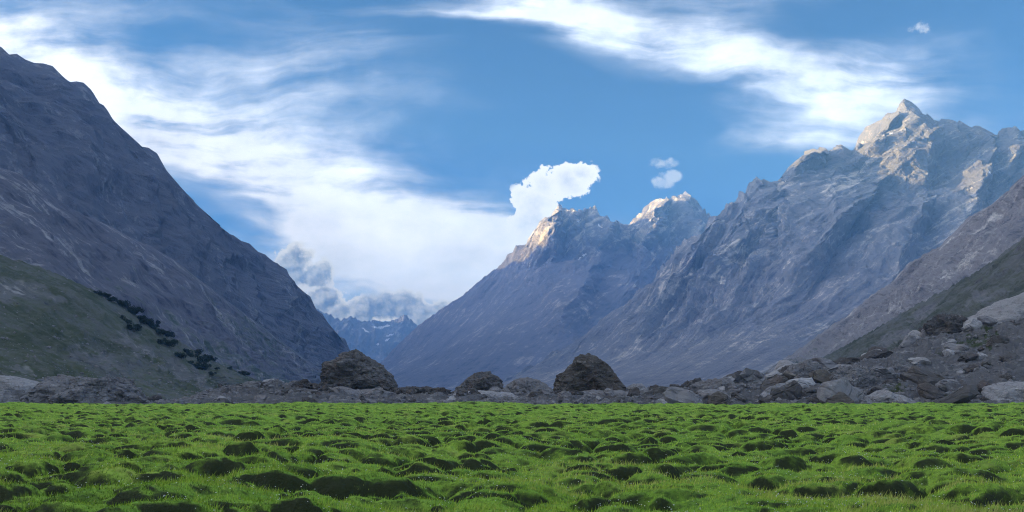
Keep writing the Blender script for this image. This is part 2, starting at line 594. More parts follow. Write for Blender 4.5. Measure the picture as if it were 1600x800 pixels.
def loft(name, ridge, rows, nu, nv, back, disp, mat, seed=0, veg=None, pale=None, snow=None, ridge_keep=0.25, label_kind='structure',
         crag=0.0, gully=(0, 100), iso=(0, 100), ribs=(0, 100), shear=0.0, spurs=(), amp_px=None, calm=0.0, calm_v=(0.35, 0.65), hz_n=0.5):
    """terrain sheet hung from a traced ridge down to its foot: ridge and rows are control curves with the same
    parametrisation (0..1 along the ridge)."""
    curves = [ridge] + rows
    rp, rs = resample(ridge, nu, True)
    uu = np.linspace(0, 1, nu)
    C = []
    for ci, c in enumerate(curves):
        if ci == 0:
            pts, s = rp, rs
        else:
            pts, s = resample(c, nu, True)
        C.append(np.stack([np.interp(uu, s, pts[:, k]) for k in range(3)], 1))
    C = np.array(C)                                   # (nc, nu, 3)
    nc = len(curves)
    tt = np.linspace(0, nc - 1, nv) if nc == 2 else np.linspace(0, nc - 1, nv)
    i0 = np.minimum(tt.astype(int), nc - 2)
    fr = tt - i0
    # smooth (catmull-rom) interpolation between the rows
    def at(i):
        return C[np.clip(i, 0, nc - 1)]
    f = fr[:, None, None]
    p0, p1, p2, p3 = at(i0 - 1), at(i0), at(i0 + 1), at(i0 + 2)
    if nc > 2:
        S = 0.5 * ((2 * p1) + (-p0 + p2) * f + (2 * p0 - 5 * p1 + 4 * p2 - p3) * f ** 2 + (-p0 + 3 * p1 - 3 * p2 + p3) * f ** 3)
    else:
        S = p1 + (p2 - p1) * f
    S = S.transpose(1, 0, 2)                          # (nu, nv, 3)
    v = np.broadcast_to(np.linspace(0, 1, nv)[None, :], (nu, nv))
    # normals
    du = np.gradient(S, axis=0)
    dv = np.gradient(S, axis=1)
    lu = np.cumsum(np.linalg.norm(du, axis=2), axis=0)
    lu = np.broadcast_to(lu[:, nv // 2][:, None], (nu, nv))
    lv = np.cumsum(np.linalg.norm(dv, axis=2), axis=1)
    # lengths along the slope, evened out sideways so that streaks run straight
    kw = max(3, nu // 9)
    ker = np.hanning(2 * kw + 1)
    ker /= ker.sum()
    pad = np.pad(lv, ((kw, kw), (0, 0)), mode='edge')
    lv = np.apply_along_axis(lambda q_: np.convolve(q_, ker, 'valid'), 0, pad)
    lu0 = lu
    lu = lu - shear * lv
    N = np.cross(du, dv)
    ln = np.linalg.norm(N, axis=2, keepdims=True)
    N = N / np.maximum(ln, 1e-6)
    sgn = np.sign(N[:, :, 2:3])
    sgn[sgn == 0] = 1
    N = N * sgn
    for _ in range(2):                                # soften normals
        N[1:-1] = (N[:-2] + N[1:-1] * 2 + N[2:]) / 4
        N[:, 1:-1] = (N[:, :-2] + N[:, 1:-1] * 2 + N[:, 2:]) / 4
    N /= np.maximum(np.linalg.norm(N, axis=2, keepdims=True), 1e-6)
    x, y, z = S[..., 0], S[..., 1], S[..., 2]
    so = seed * 13.7
    D = np.zeros((nu, nv))
    low = 1 - calm * sstep(calm_v[0], calm_v[1], v)
    if gully[0]:
        a, L = gully[:2]
        wx = fbm(x / (L * 2.5) + so, y / (L * 2.5), z / (L * 2.5), 4) * 0.32
        g = 0.55 + 0.5 * rcrease(lu / L + wx + so, lv / (L * 5.5) + so, np.zeros_like(x) + so, 5, 0.58, seed)
        D += a * (g - 0.55) * (0.45 + 0.55 * low)
    if ribs[0]:
        a, L = ribs[:2]
        wx = fbm(x / (L * 1.7) + so + 5, y / (L * 1.7), z / (L * 1.7), 3) * 0.25
        g = 0.55 + 0.5 * rcrease(lu0 / L + wx + so * 1.3, lv / (L * 3.5) - so, np.zeros_like(x) + so, 5, 0.55, seed + 3)
        D += a * (g - 0.55) * low
    if iso[0]:
        a, L = iso[:2]
        g = crease(x / L + so, y / L + so, z / L * 0.8, 6, 0.56, seed)
        D += 1.1 * a * g * low
        D += 0.5 * a * (ridged(x / L * 1.3 - so, y / L * 1.3, z / L * 0.9 + so, 5, gain=0.55) - 0.55) * low
    bx_, by_ = x / np.maximum(y, 1) * F + HX, HY - (z - EYE) / np.maximum(y, 1) * F
    if amp_px:
        D = D * np.interp(bx_, [q[0] for q in amp_px], [q[1] for q in amp_px])
    SP = np.zeros((nu, nv))
    wob = 7 * fbm(x / 220 + so, y / 220, z / 110, 4, gain=0.6)
    for x0_, y0_, x1_, y1_, w_, A_ in spurs:          # buttresses running down from the crest
        ex, ey = x1_ - x0_, y1_ - y0_
        ll = math.hypot(ex, ey)
        ex, ey = ex / ll, ey / ll
        al = ((bx_ - x0_) * ex + (by_ - y0_) * ey) / ll
        ac = (bx_ - x0_) * ey - (by_ - y0_) * ex + wob
        ws = w_ * (0.75 + 0.5 * np.clip(al, 0, 1))
        pr = np.where(ac > 0, 1 - ac / ws, 1 + ac / (ws * 1.6))   # ac > 0 is the left side: steeper
        SP = np.maximum(SP, A_ * np.clip(pr, 0, 1) * sstep(-0.12, 0.06, al) * (1 - sstep(0.7, 1.15, al)))
    taper = (0.08 + (ridge_keep - 0.08) * sstep(0, 0.03, v) + (1 - ridge_keep) * sstep(0.02, 0.16, v)) * (1 - 0.9 * sstep(0.66, 0.97, v))
    lim_x, lim_y = bx_[:, 0], by_[:, 0]
    lim_x0 = lim_x
    o_ = np.argsort(lim_x)
    lim_x, lim_y = lim_x[o_], lim_y[o_]
    N = N * np.array([1, 1, hz_n])
    S = S + N * (D * taper)[..., None] + np.array([0.12, -1.0, 0.1]) * (SP * sstep(0, 0.045, v))[..., None]
    # nothing on the face stands above the traced crest
    nx_, ny_ = S[..., 0] / np.maximum(S[..., 1], 1) * F + HX, HY - (S[..., 2] - EYE) / np.maximum(S[..., 1], 1) * F
    lim = np.interp(nx_, lim_x, lim_y) + 3.5 * sstep(0, 0.06, v)
    over = (ny_ < lim) & (S[..., 1] > 100)
    S[..., 2] = np.where(over, EYE + (HY - (lim * 0.85 + ny_ * 0.15)) / F * S[..., 1], S[..., 2])
    if crag:
        zz = np.zeros((nu, 1))
        cz = crease(lu[:, :1] / (crag * 1.7) + so, zz + so, zz, 6, 0.7, seed) * 0.75 + 0.5 * (ridged(lu[:, :1] / (crag * 3) + so, zz, zz + so, 3) - 0.6)
        if amp_px:
            cz = cz * np.interp(lim_x0, [q[0] for q in amp_px], [q[1] for q in amp_px])[:, None]
        S[..., 2] += crag * cz * (1 - sstep(0, 0.08, v)) * sstep(0.0, 0.02, uu)[:, None]
    # the far side of the ridge
    nb = 14
    back = np.array(back, float)
    bt = np.linspace(0, 1, nb + 1)[1:]
    top = S[:, 0, :]
    B = top[:, None, :] + back[None, None, :2].repeat(nb, 1).repeat(nu, 0).dot(np.eye(2, 3)) * bt[None, :, None]
    drop = (top[:, 2:3] + 20) * (bt[None, :] ** 0.85)
    B[..., 2] = top[:, None, 2] - drop
    bn = fbm(B[..., 0] / 300 + so, B[..., 1] / 300, B[..., 2] / 300, 4) * abs(back[2] if len(back) > 2 else 40)
    B[..., 2] += bn * bt * (1 - bt) * 2
    A = np.concatenate([B[:, ::-1], S], 1)
    nvt = nv + nb
    lvb = np.concatenate([-np.broadcast_to((bt * np.linalg.norm(back[:2]))[None, ::-1], (nu, nb)), lv], 1)
    lub = np.concatenate([np.broadcast_to(lu[:, :1], (nu, nb)), lu], 1)
    vv = np.concatenate([np.zeros((nu, nb)), v], 1)
    X, Y, Z = A[..., 0], A[..., 1], A[..., 2]
    PX = X / np.maximum(Y, 1) * F + HX
    PY = HY - (Z - EYE) / np.maximum(Y, 1) * F
    ctx = dict(u=np.broadcast_to(uu[:, None], (nu, nvt)), v=vv, X=X, Y=Y, Z=Z, lu=lub, lv=lvb, px=PX, py=PY)
    attrs = {}
    for nm, fn in (('veg', veg), ('pale', pale), ('snow', snow)):
        if fn is not None:
            attrs[nm] = np.clip(np.broadcast_to(fn(ctx), (nu, nvt)), 0, 1).ravel()
    me = mesh_from(name, A.reshape(-1, 3), grid_faces(nu, nvt), mat, np.stack([lub, lvb], -1).reshape(-1, 2), attrs, smooth=False)
    o = link(name, me, kind=label_kind)
    return o, S


def blobs(c, items):
    """soft spots given at picture positions on one terrain sheet: (px, py, rx, ry, tilt)"""
    r = 0
    q = np.clip(c['px'], -500, 2100), np.clip(c['py'], -500, 1500)
    wx = 16 * fbm(q[0] / 26, q[1] / 20, q[0] * 0 + 3.0, 4, gain=0.65)
    wy = 12 * fbm(q[0] / 26, q[1] / 20, q[0] * 0 + 9.0, 4, gain=0.65)
    for px, py, rx, ry, tilt in items:
        a = math.radians(tilt)
        dx, dy = c['px'] - px + wx * min(1, rx / 25), -(c['py'] - py) + wy * min(1, ry / 8)
        e = ((dx * math.cos(a) + dy * math.sin(a)) / rx) ** 2 + ((-dx * math.sin(a) + dy * math.cos(a)) / ry) ** 2
        r = np.maximum(r, np.clip(1.3 - e, 0, 1))
    return r


def R(pts, d0, d1=None, x0=None, x1=None):
    """list of (px,py) -> with depth interpolated linearly in px from d0 to d1"""
    xs = [p[0] for p in pts]
    x0 = min(xs) if x0 is None else x0
    x1 = max(xs) if x1 is None else x1
    d1 = d0 if d1 is None else d1
    return [(p[0], p[1], d0 + (d1 - d0) * (p[0] - x0) / (x1 - x0)) for p in pts]


def recess(curve, bumps, k=1.0):
    """set parts of a crest back so that the next rise turns its flank to the left"""
    out = []
    for c in curve:
        if c[0] == 'w':
            out.append(c)
            continue
        px, py, d = c
        for a, b_, e, A in bumps:
            if px <= b_:
                d += k * A * float(sstep(a, b_, np.float64(px)))
            else:
                d += k * A * max(0.0, 1 - (px - b_) / (e - b_))
        out.append((px, py, d))
    return out


def densify(curve, step=12):
    out = [curve[0]]
    for p, q in zip(curve[:-1], curve[1:]):
        n = max(1, int(abs(q[0] - p[0]) / step))
        for i in range(1, n + 1):
            f_ = i / n
            out.append(tuple(a + (b_ - a) * f_ for a, b_ in zip(p, q)))
    return out


# far blue mountain closing the valley
loft('mountain_far',
     R([(430, 470), (490, 480), (520, 495), (532, 500), (548, 496), (565, 502), (585, 500), (605, 503), (622, 497), (630, 493), (637, 495), (646, 504), (654, 512), (675, 520), (720, 545), (800, 560)], 9300),
     [R([(400, 545), (800, 575)], 8800), R([(380, 618), (820, 618)], 8200)],
     240, 90, (300, 1200, 80), None, M_TWIN, seed=1, iso=(100, 600), gully=(70, 320), crag=24,
     snow=lambda c: blobs(c, [(598, 511, 12, 2.6, 4), (611, 523, 6, 2, 10), (608, 530, 7, 2, 8), (591, 537, 5, 1.6, -10), (570, 517, 7, 1.5, -20)]))

# twin-peaked mountain in the middle
ridge_t = [(560, 606, 6600), (590, 572, 6500), (612, 548, 6450), (650, 512, 6400), (672, 495, 6350), (700, 476, 6300), (722, 462, 6300), (746, 442, 6250), (770, 424, 6250), (786, 412, 6200), (792, 402, 6200), (800, 398, 6200), (806, 388, 6200), (816, 386, 6200), (822, 384, 6200), (827, 372, 6180), (836, 357, 6150), (852, 341, 6120), (866, 334, 6120), (876, 326, 6120), (884, 330, 6120), (896, 324, 6120), (903, 328, 6130), (914, 331, 6140), (921, 327, 6140), (930, 328, 6150), (935, 333, 6150), (945, 335, 6160), (952, 342, 6180), (958, 347, 6200), (965, 341, 6200), (969, 350, 6200), (975, 355, 6220), (984, 352, 6250), (990, 345, 6260), (1002, 338, 6280), (1014, 326, 6280), (1024, 318, 6280), (1037, 313, 6280), (1052, 311, 6280), (1060, 305, 6280), (1066, 306, 6280), (1076, 307, 6280), (1090, 308, 6300), (1102, 322, 6320), (1118, 338, 6350), (1150, 362, 6400), (1200, 400, 6450)]
TB = [(600, 824, 858, 300), (950, 988, 1024, 240)]
ridge_t = recess(ridge_t, TB)
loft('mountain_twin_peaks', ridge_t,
     [recess(densify([(548, 608, 6100), (700, 520, 5900), (800, 452, 5700), (860, 420, 5600), (960, 425, 5600), (1060, 415, 5600), (1210, 470, 5700)]), TB, 0.7),
      [(535, 611, 5400), (680, 560, 5100), (790, 510, 4950), (870, 490, 4900), (960, 500, 4850), (1060, 500, 4850), (1220, 530, 5000)],
      [(500, 616, 4200), (640, 612, 4000), (760, 612, 3900), (1220, 612, 4000)]],
     480, 210, (500, 2200, 120), None, M_TWIN, seed=2, shear=-0.5, calm=0.75, calm_v=(0.22, 0.5), iso=(75, 520), gully=(70, 260), ribs=(95, 420), crag=46, ridge_keep=0.22, amp_px=[(600, 0.2), (780, 0.3), (830, 0.7), (870, 1)],
     spurs=[(856, 336, 838, 410, 36, 420), (1022, 318, 1012, 395, 30, 360), (944, 352, 932, 398, 15, 130), (895, 330, 905, 430, 24, 120), (1062, 308, 1075, 400, 26, 150), (930, 410, 860, 520, 40, 170), (1010, 400, 960, 480, 35, 150)],
     pale=lambda c: 0.62 * (1 - sstep(352, 425, c['py'])) + 0.3 * blobs(c, [(1000, 375, 16, 26, 70), (845, 372, 24, 30, 60)]),  # sunlight painted into the rock: paler upper faces and two lit flanks
     snow=lambda c: blobs(c, [(905, 345, 9, 1.4, 50), (935, 352, 8, 1.3, -40), (905, 405, 5, 1.1, 60), (913, 398, 6, 1.4, 30), (943, 338, 5, 1.5, 20)]))

# the great massif on the right
ridge_m = [(745, 610, 2900), (800, 590, 3100), (840, 568, 3250), (880, 545, 3400), (930, 510, 3550), (975, 476, 3700), (1000, 454, 3780), (1020, 440, 3850), (1040, 412, 3900), (1052, 402, 3920), (1058, 384, 3950), (1072, 375, 3960), (1088, 376, 3970), (1097, 362, 3990), (1110, 348, 4020), (1122, 338, 4040), (1140, 322, 4060), (1152, 309, 4080), (1163, 302, 4080), (1170, 290, 4080), (1178, 277, 4080), (1185, 285, 4080), (1196, 289, 4090), (1204, 289, 4090), (1213, 284, 4090), (1222, 272, 4100), (1232, 258, 4100), (1242, 248, 4100), (1254, 240, 4100), (1262, 238, 4100), (1272, 234, 4100), (1279, 238, 4110), (1290, 238, 4120), (1298, 243, 4130), (1306, 241, 4130), (1312, 235, 4130), (1320, 240, 4140), (1330, 245, 4150), (1336, 240, 4150), (1341, 224, 4150), (1350, 214, 4150), (1358, 204, 4150), (1370, 197, 4140), (1380, 188, 4130), (1390, 180, 4130), (1398, 172, 4120), (1405, 162, 4120), (1412, 160, 4120), (1418, 167, 4120), (1430, 174, 4120), (1445, 185, 4120), (1460, 190, 4120), (1474, 191, 4120), (1486, 190, 4120), (1500, 192, 4110), (1515, 198, 4100), (1530, 199, 4100), (1545, 207, 4080), (1558, 214, 4080), (1566, 205, 4060), (1576, 200, 4050), (1588, 199, 4040), (1598, 208, 4020), (1640, 190, 3950), (1750, 150, 3800), (1950, 90, 3500), (2200, 90, 3300)]
MB_ = [(1290, 1337, 1374, 230), (1196, 1218, 1262, 150), (1130, 1160, 1181, 100)]
ridge_m = recess(ridge_m, MB_)
loft('mountain_massif_right', ridge_m,
     [recess(densify([(735, 611, 2850), (900, 560, 3250), (1040, 470, 3600), (1150, 390, 3750), (1250, 330, 3800), (1340, 318, 3850), (1420, 290, 3850), (1530, 300, 3800), (1620, 310, 3600), (2250, 180, 3000)]), MB_, 0.6),
      [(715, 612, 2700), (880, 580, 2950), (1020, 520, 3200), (1130, 460, 3350), (1240, 420, 3400), (1340, 410, 3400), (1430, 400, 3350), (1540, 410, 3250), (1640, 420, 3100), (2300, 320, 2500)],
      [(690, 613, 2500), (840, 598, 2600), (960, 572, 2700), (1080, 540, 2800), (1200, 510, 2850), (1330, 500, 2800), (1440, 500, 2700), (1560, 505, 2600), (1680, 510, 2450), (2400, 480, 1900)],
      [(650, 618, 2100), (800, 617, 2050), (950, 612, 2000), (1100, 606, 2000), (1250, 600, 1950), (1400, 600, 1850), (1600, 600, 1700), (2500, 615, 1300)]],
     560, 280, (900, 1500, 120), None, M_MAIN, seed=3, shear=-0.7, calm=0.6, calm_v=(0.4, 0.75), iso=(40, 240), gully=(68, 190), ribs=(78, 330), crag=34, ridge_keep=0.25, amp_px=[(760, 0.2), (980, 0.4), (1100, 1)],
     spurs=[(1372, 190, 1345, 290, 38, 260), (1338, 290, 1225, 450, 42, 150), (1268, 236, 1226, 300, 30, 190), (1222, 300, 1120, 440, 38, 130), (1178, 280, 1150, 350, 22, 90), (1412, 165, 1425, 320, 34, 110), (1425, 330, 1330, 500, 48, 140), (1470, 195, 1482, 320, 30, 90), (1530, 205, 1470, 400, 40, 130), (1312, 240, 1300, 300, 16, 60), (1110, 350, 1060, 440, 26, 110), (1060, 440, 960, 540, 40, 100), (1576, 204, 1560, 300, 26, 90)],
     veg=lambda c: sstep(470, 590, c['py']) * 0.45,
     pale=lambda c: blobs(c, [(1150, 395, 22, 26, 50), (1055, 430, 40, 20, 45), (1120, 425, 26, 14, 40), (1220, 290, 18, 10, 45), (1320, 290, 60, 12, 30), (1040, 455, 30, 14, 40)]) * 0.8,
     snow=lambda c: blobs(c, [(1545, 266, 10, 2.0, -40), (1392, 208, 4, 2, 0)]))

# pale slabs of the nearer right-hand wall
ridge_s = [(1120, 612, 1500), (1200, 578, 1500), (1245, 548, 1480), (1290, 516, 1450), (1330, 490, 1430), (1360, 462, 1410), (1395, 440, 1400), (1420, 412, 1380), (1445, 398, 1360), (1470, 384, 1350), (1490, 366, 1340), (1505, 350, 1330), (1520, 335, 1320), (1545, 322, 1300), (1570, 305, 1290), (1590, 285, 1270), (1605, 272, 1260), (1680, 215, 1220), (1850, 110, 1150), (2300, -60, 1050)]
loft('mountain_slabs_right', ridge_s,
     [[(1115, 613, 1400), (1290, 540, 1300), (1430, 450, 1220), (1540, 385, 1160), (1660, 320, 1120), (2350, 80, 900)],
      [(1100, 616, 1150), (1300, 575, 1050), (1450, 520, 980), (1570, 470, 930), (1700, 430, 900), (2400, 300, 650)],
      [(1090, 622, 800), (1300, 620, 750), (1500, 600, 700), (1750, 580, 640), (2450, 560, 450)]],
     320, 140, (600, 700, 60), None, M_SLAB, seed=4, shear=-0.6, iso=(11, 80), gully=(22, 70), ribs=(14, 60), crag=3, ridge_keep=0.6,
     veg=lambda c: sstep(420, 560, c['py']) * 0.5,
     pale=lambda c: blobs(c, [(1480, 420, 90, 16, 38), (1560, 345, 70, 16, 38), (1430, 455, 30, 10, 40), (1545, 400, 40, 12, 35), (1400, 480, 40, 10, 36)]) * 0.6)

# grass-covered shoulder in front of the slabs
ridge_g = [(1160, 616, 900), (1215, 590, 880), (1300, 552, 840), (1370, 512, 800), (1430, 478, 770), (1480, 452, 740), (1520, 428, 720), (1560, 402, 700), (1600, 372, 680), (1680, 320, 650), (1850, 230, 600), (2300, 60, 520)]
loft('slope_green_right', ridge_g,
     [[(1150, 618, 760), (1330, 570, 650), (1470, 510, 590), (1600, 450, 540), (2350, 200, 420)],
      [(1140, 626, 520), (1330, 615, 460), (1480, 590, 420), (1620, 560, 390), (2400, 440, 290)],
      [(1130, 645, 330), (1350, 640, 320), (1700, 640, 290), (2450, 640, 220)]],
     300, 120, (300, 300, 25), None, M_GREEN, seed=5, shear=-0.6, iso=(6, 40), gully=(9, 50), crag=1.5, ridge_keep=0.5,
     veg=lambda c: 0.52 - 0.3 * blobs(c, [(1440, 490, 40, 8, 30), (1530, 470, 40, 8, 25), (1400, 530, 50, 8, 20)]))

# left: craggy main mountain
ridge_l = [('w', -1250, -900, 560), ('w', -1330, -300, 640), ('w', -1340, 300, 700), ('w', -1330, 800, 735), ('w', -1260, 1300, 760), (-160, 20, 1720), (-60, 62, 1820), (0, 80, 1900), (8, 84, 1900), (20, 90, 1905), (30, 96, 1910), (46, 101, 1920), (60, 103, 1930), (80, 103, 1940), (92, 110, 1950), (106, 117, 1960), (122, 128, 1970), (132, 138, 1980), (145, 149, 1990), (152, 156, 2000), (160, 168, 2000), (172, 182, 2010), (185, 194, 2020), (200, 208, 2040), (214, 222, 2050), (228, 236, 2060), (243, 242, 2070), (250, 250, 2080), (258, 264, 2090), (275, 284, 2110), (292, 304, 2130), (310, 322, 2160), (332, 342, 2190), (352, 358, 2220), (375, 374, 2250), (400, 387, 2290), (425, 402, 2330), (440, 412, 2360), (455, 432, 2400), (470, 450, 2440), (484, 465, 2480), (496, 480, 2510), (508, 496, 2550), (522, 514, 2600), (536, 532, 2650), (552, 552, 2700), (570, 574, 2780), (590, 596, 2900), (605, 610, 3000)]
loft('mountain_left', ridge_l,
     [[('w', -1120, -900, 380), ('w', -1180, 300, 480), ('w', -1120, 1150, 520), (-60, 180, 1560), (120, 232, 1700), (260, 340, 1850), (390, 440, 2050), (500, 540, 2350), (585, 606, 2800)],
      [('w', -950, -900, 180), ('w', -1000, 300, 250), ('w', -960, 1000, 280), (-60, 320, 1350), (130, 400, 1480), (280, 470, 1650), (400, 540, 1850), (500, 590, 2150), (570, 611, 2600)],
      [('w', -750, -900, -8), ('w', -780, 300, -8), ('w', -760, 900, -8), (-100, 632, 1150), (130, 630, 1250), (280, 628, 1400), (400, 626, 1600), (500, 622, 1900), (550, 619, 2300)]],
     420, 190, (-1400, 500, 120), None, M_CRAG, seed=6, shear=0.4, calm=0.4, calm_v=(0.3, 0.6), iso=(24, 130), gully=(38, 120), ribs=(24, 90), crag=20, ridge_keep=0.3,
     veg=lambda c: sstep(300, 480, c['py']) * 0.35,
     pale=lambda c: blobs(c, [(60, 230, 60, 40, -40), (230, 290, 60, 20, -40)]) * 0.25)

# unseen range added behind the left-hand mountain to block sun from the valley
loft('sun_block_range_west', [('w', -2300, 2200, 500), ('w', -1750, 3300, 980), ('w', -2050, 4300, 1430), ('w', -2450, 5300, 1400), ('w', -2900, 6300, 1330), ('w', -3350, 7200, 1250), ('w', -3800, 8100, 1300)],
     [[('w', -1900, 2200, 250), ('w', -1500, 3300, 450), ('w', -1650, 4300, 600), ('w', -1900, 5300, 800), ('w', -2700, 7200, 800), ('w', -3100, 8100, 800)],
      [('w', -1500, 2200, -10), ('w', -1150, 3300, -10), ('w', -1250, 4300, -10), ('w', -1400, 5300, -10), ('w', -1900, 7200, -10), ('w', -2300, 8100, -10)]],
     120, 50, (-2500, 0, 120), None, M_CRAG, seed=12, iso=(60, 500), gully=(40, 300), crag=25)

# left: scree apron below the crags
ridge_a = [('w', -1050, -600, 260), ('w', -1080, 200, 320), ('w', -1020, 800, 350), (-220, 175, 1130), (-60, 236, 1220), (0, 262, 1260), (30, 272, 1280), (62, 292, 1310), (95, 316, 1340), (130, 336, 1370), (170, 352, 1400), (205, 372, 1440), (235, 384, 1470), (270, 405, 1510), (310, 436, 1560), (350, 466, 1620), (390, 496, 1680), (430, 526, 1750), (470, 556, 1830), (510, 584, 1920), (550, 608, 2050)]
loft('scree_apron_left', ridge_a,
     [[('w', -900, -600, 150), ('w', -900, 200, 180), ('w', -820, 700, 190), (-80, 340, 1020), (60, 390, 1090), (170, 440, 1160), (280, 500, 1260), (390, 556, 1430), (530, 610, 1800)],
      [('w', -760, -600, 50), ('w', -760, 200, 60), ('w', -680, 600, 60), (-80, 490, 820), (80, 520, 880), (190, 550, 940), (300, 585, 1030), (400, 603, 1180), (510, 614, 1500)],
      [('w', -640, -600, -6), ('w', -640, 200, -6), ('w', -560, 550, -6), (-80, 630, 640), (100, 632, 690), (220, 630, 760), (320, 626, 860), (410, 624, 1000), (490, 621, 1250)]],
     380, 140, (-500, 350, 30), None, M_SCREE, seed=8, shear=0.6, iso=(8, 70), gully=(15, 80), ribs=(7, 40), crag=1.2, ridge_keep=0.45,
     veg=lambda c: 0.28 + 0.2 * sstep(350, 560, c['py']),
     pale=lambda c: blobs(c, [(235, 440, 34, 8, -42), (60, 330, 60, 8, -28), (330, 560, 60, 5, -32), (150, 400, 120, 5, -33), (390, 570, 60, 4, -33), (40, 290, 40, 8, -30), (100, 365, 90, 5, -25)]) * 0.5)

# left: near grassy hillside with outcrops
ridge_h = [('w', -520, -300, 120), ('w', -520, 100, 140), (-420, 268, 520), (-150, 352, 570), (-60, 382, 590), (0, 400, 600), (40, 411, 608), (75, 422, 614), (110, 437, 620), (150, 456, 628), (185, 474, 635), (220, 497, 645), (255, 518, 655), (290, 540, 668), (325, 560, 680), (360, 576, 700), (395, 591, 720), (430, 604, 750), (470, 614, 800)]
hill, hillS = loft('hillside_left', ridge_h,
     [[('w', -440, -300, 70), ('w', -440, 100, 80), (-420, 380, 440), (-100, 455, 480), (60, 490, 500), (150, 525, 520), (240, 560, 550), (330, 590, 590), (455, 617, 720)],
      [('w', -350, -300, 25), ('w', -350, 100, 28), (-420, 500, 330), (-100, 545, 370), (60, 570, 400), (150, 590, 430), (240, 605, 470), (330, 615, 530), (440, 620, 640)],
      [('w', -250, -300, -3), ('w', -250, 100, -3), (-450, 640, 190), (-100, 642, 230), (60, 641, 260), (150, 640, 300), (240, 638, 340), (330, 634, 400), (430, 630, 500)]],
     380, 160, (-200, 140, 10), None, M_HILL, seed=9, shear=0.6, iso=(4, 30), gully=(5.5, 42), crag=1.0, ridge_keep=0.5,
     veg=lambda c: 0.54 - 0.36 * blobs(c, [(15, 452, 60, 16, -8), (85, 466, 24, 6, -10), (215, 540, 40, 9, -35), (150, 560, 60, 8, -20), (300, 590, 60, 10, -25), (40, 580, 20, 6, -20)]),
     pale=lambda c: blobs(c, [(15, 450, 45, 9, -12), (80, 468, 14, 4, 0), (105, 463, 8, 3, 30), (212, 541, 30, 7, -35), (110, 520, 60, 4, -25), (60, 600, 40, 6, 0)]) * 0.6)

# low bank of moraine the boulders sit on
bank_top = [(-300, 618, 260), (150, 622, 260), (230, 628, 260), (290, 624, 255), (320, 612, 250), (345, 604, 245), (390, 600, 240), (430, 598, 238), (480, 600, 235), (510, 607, 230), (620, 610, 225), (660, 609, 222), (705, 614, 220), (790, 612, 218), (870, 614, 216), (930, 614, 214), (1000, 608, 214), (1050, 608, 214), (1080, 603, 216), (1150, 595, 225), (1230, 578, 235), (1290, 572, 240), (1340, 560, 245), (1385, 552, 250), (1420, 536, 255), (1450, 520, 258), (1490, 505, 262), (1530, 494, 266), (1570, 478, 268), (1600, 464, 270), (1700, 430, 272), (2000, 340, 280), (2300, 280, 280)]
bank, bankS = loft('moraine_bank', bank_top,
     [[(-320, 628, 215), (200, 632, 212), (350, 622, 205), (500, 622, 195), (700, 624, 186), (900, 624, 182), (1070, 618, 182), (1250, 600, 190), (1420, 580, 200), (1600, 545, 205), (2050, 480, 205), (2350, 430, 200)],
      [(-330, 645, 165), (250, 645, 160), (500, 645, 158), (800, 645, 156), (1100, 640, 156), (1300, 632, 158), (1600, 625, 160), (2400, 590, 150)],
      [(-330, 660, 135), (250, 660, 135), (800, 660, 135), (1300, 660, 135), (2450, 660, 120)]],
     520, 110, (0, 120, 6), None, M_MORAINE, seed=10, iso=(2.2, 8), gully=(0, 1), crag=0.8, ridge_keep=0.8,
     veg=lambda c: 0.12 + 0.55 * blobs(c, [(1535, 530, 30, 14, 15), (1480, 545, 30, 8, 10), (1400, 605, 25, 10, 0)]) + 0.2 * sstep(1350, 1600, c['px']))

# valley floor
g = 30000.0
gm, t, b = principled('valley_gravel')
gp = t.node('ShaderNodeNewGeometry').outputs['Position']
n1 = t.noise(gp, 0.02, 8, 0.65)
t.l.new(t.ramp(n1, [(0.3, (0.06, 0.07, 0.05)), (0.5, (0.13, 0.13, 0.14)), (0.7, (0.26, 0.26, 0.27))]), b.inputs['Base Color'])
me = mesh_from('ground', [(-g, -g, -3.2), (g, -g, -3.2), (g, g, -3.2), (-g, g, -3.2)], [(0, 1, 2, 3)], gm)
link('ground', me, kind='structure')


# ------------------------------------------------------------------ meadow with hummocks
def cellhash(ix, iy, k):
    h = (ix.astype(np.int64) * 374761393 + iy.astype(np.int64) * 668265263 + k * 2147483647 + k * 97531) & 0xffffffff
    h = ((h ^ (h >> 13)) * 1274126177) & 0xffffffff
    h = h ^ (h >> 16)
    return (h & 0xffff).astype(np.float32) / 65535.0


def mounds(x, y, c, seed, rmin, rmax, hmin, hmax, prob):
    ix0, iy0 = np.floor(x / c), np.floor(y / c)
    best = np.zeros_like(x)
    for i in (-1, 0, 1):
        for j in (-1, 0, 1):
            ix, iy = ix0 + i, iy0 + j
            h = [cellhash(ix, iy, seed * 10 + k) for k in range(6)]
            cx, cy_ = (ix + 0.15 + 0.7 * h[0]) * c, (iy + 0.15 + 0.7 * h[1]) * c
            r = (rmin + (rmax - rmin) * h[2]) * c
            ht = (hmin + (hmax - hmin) * h[3] ** 1.4) * (h[4] < prob)
            ex = 0.75 + 0.3 * h[5]
            d2 = ((x - cx) * ex / r) ** 2 + ((y - cy_) / ex / r) ** 2
            m = ht * np.clip(1 - d2, 0, 1) ** 0.7
            best = np.maximum(best, m)
    return best


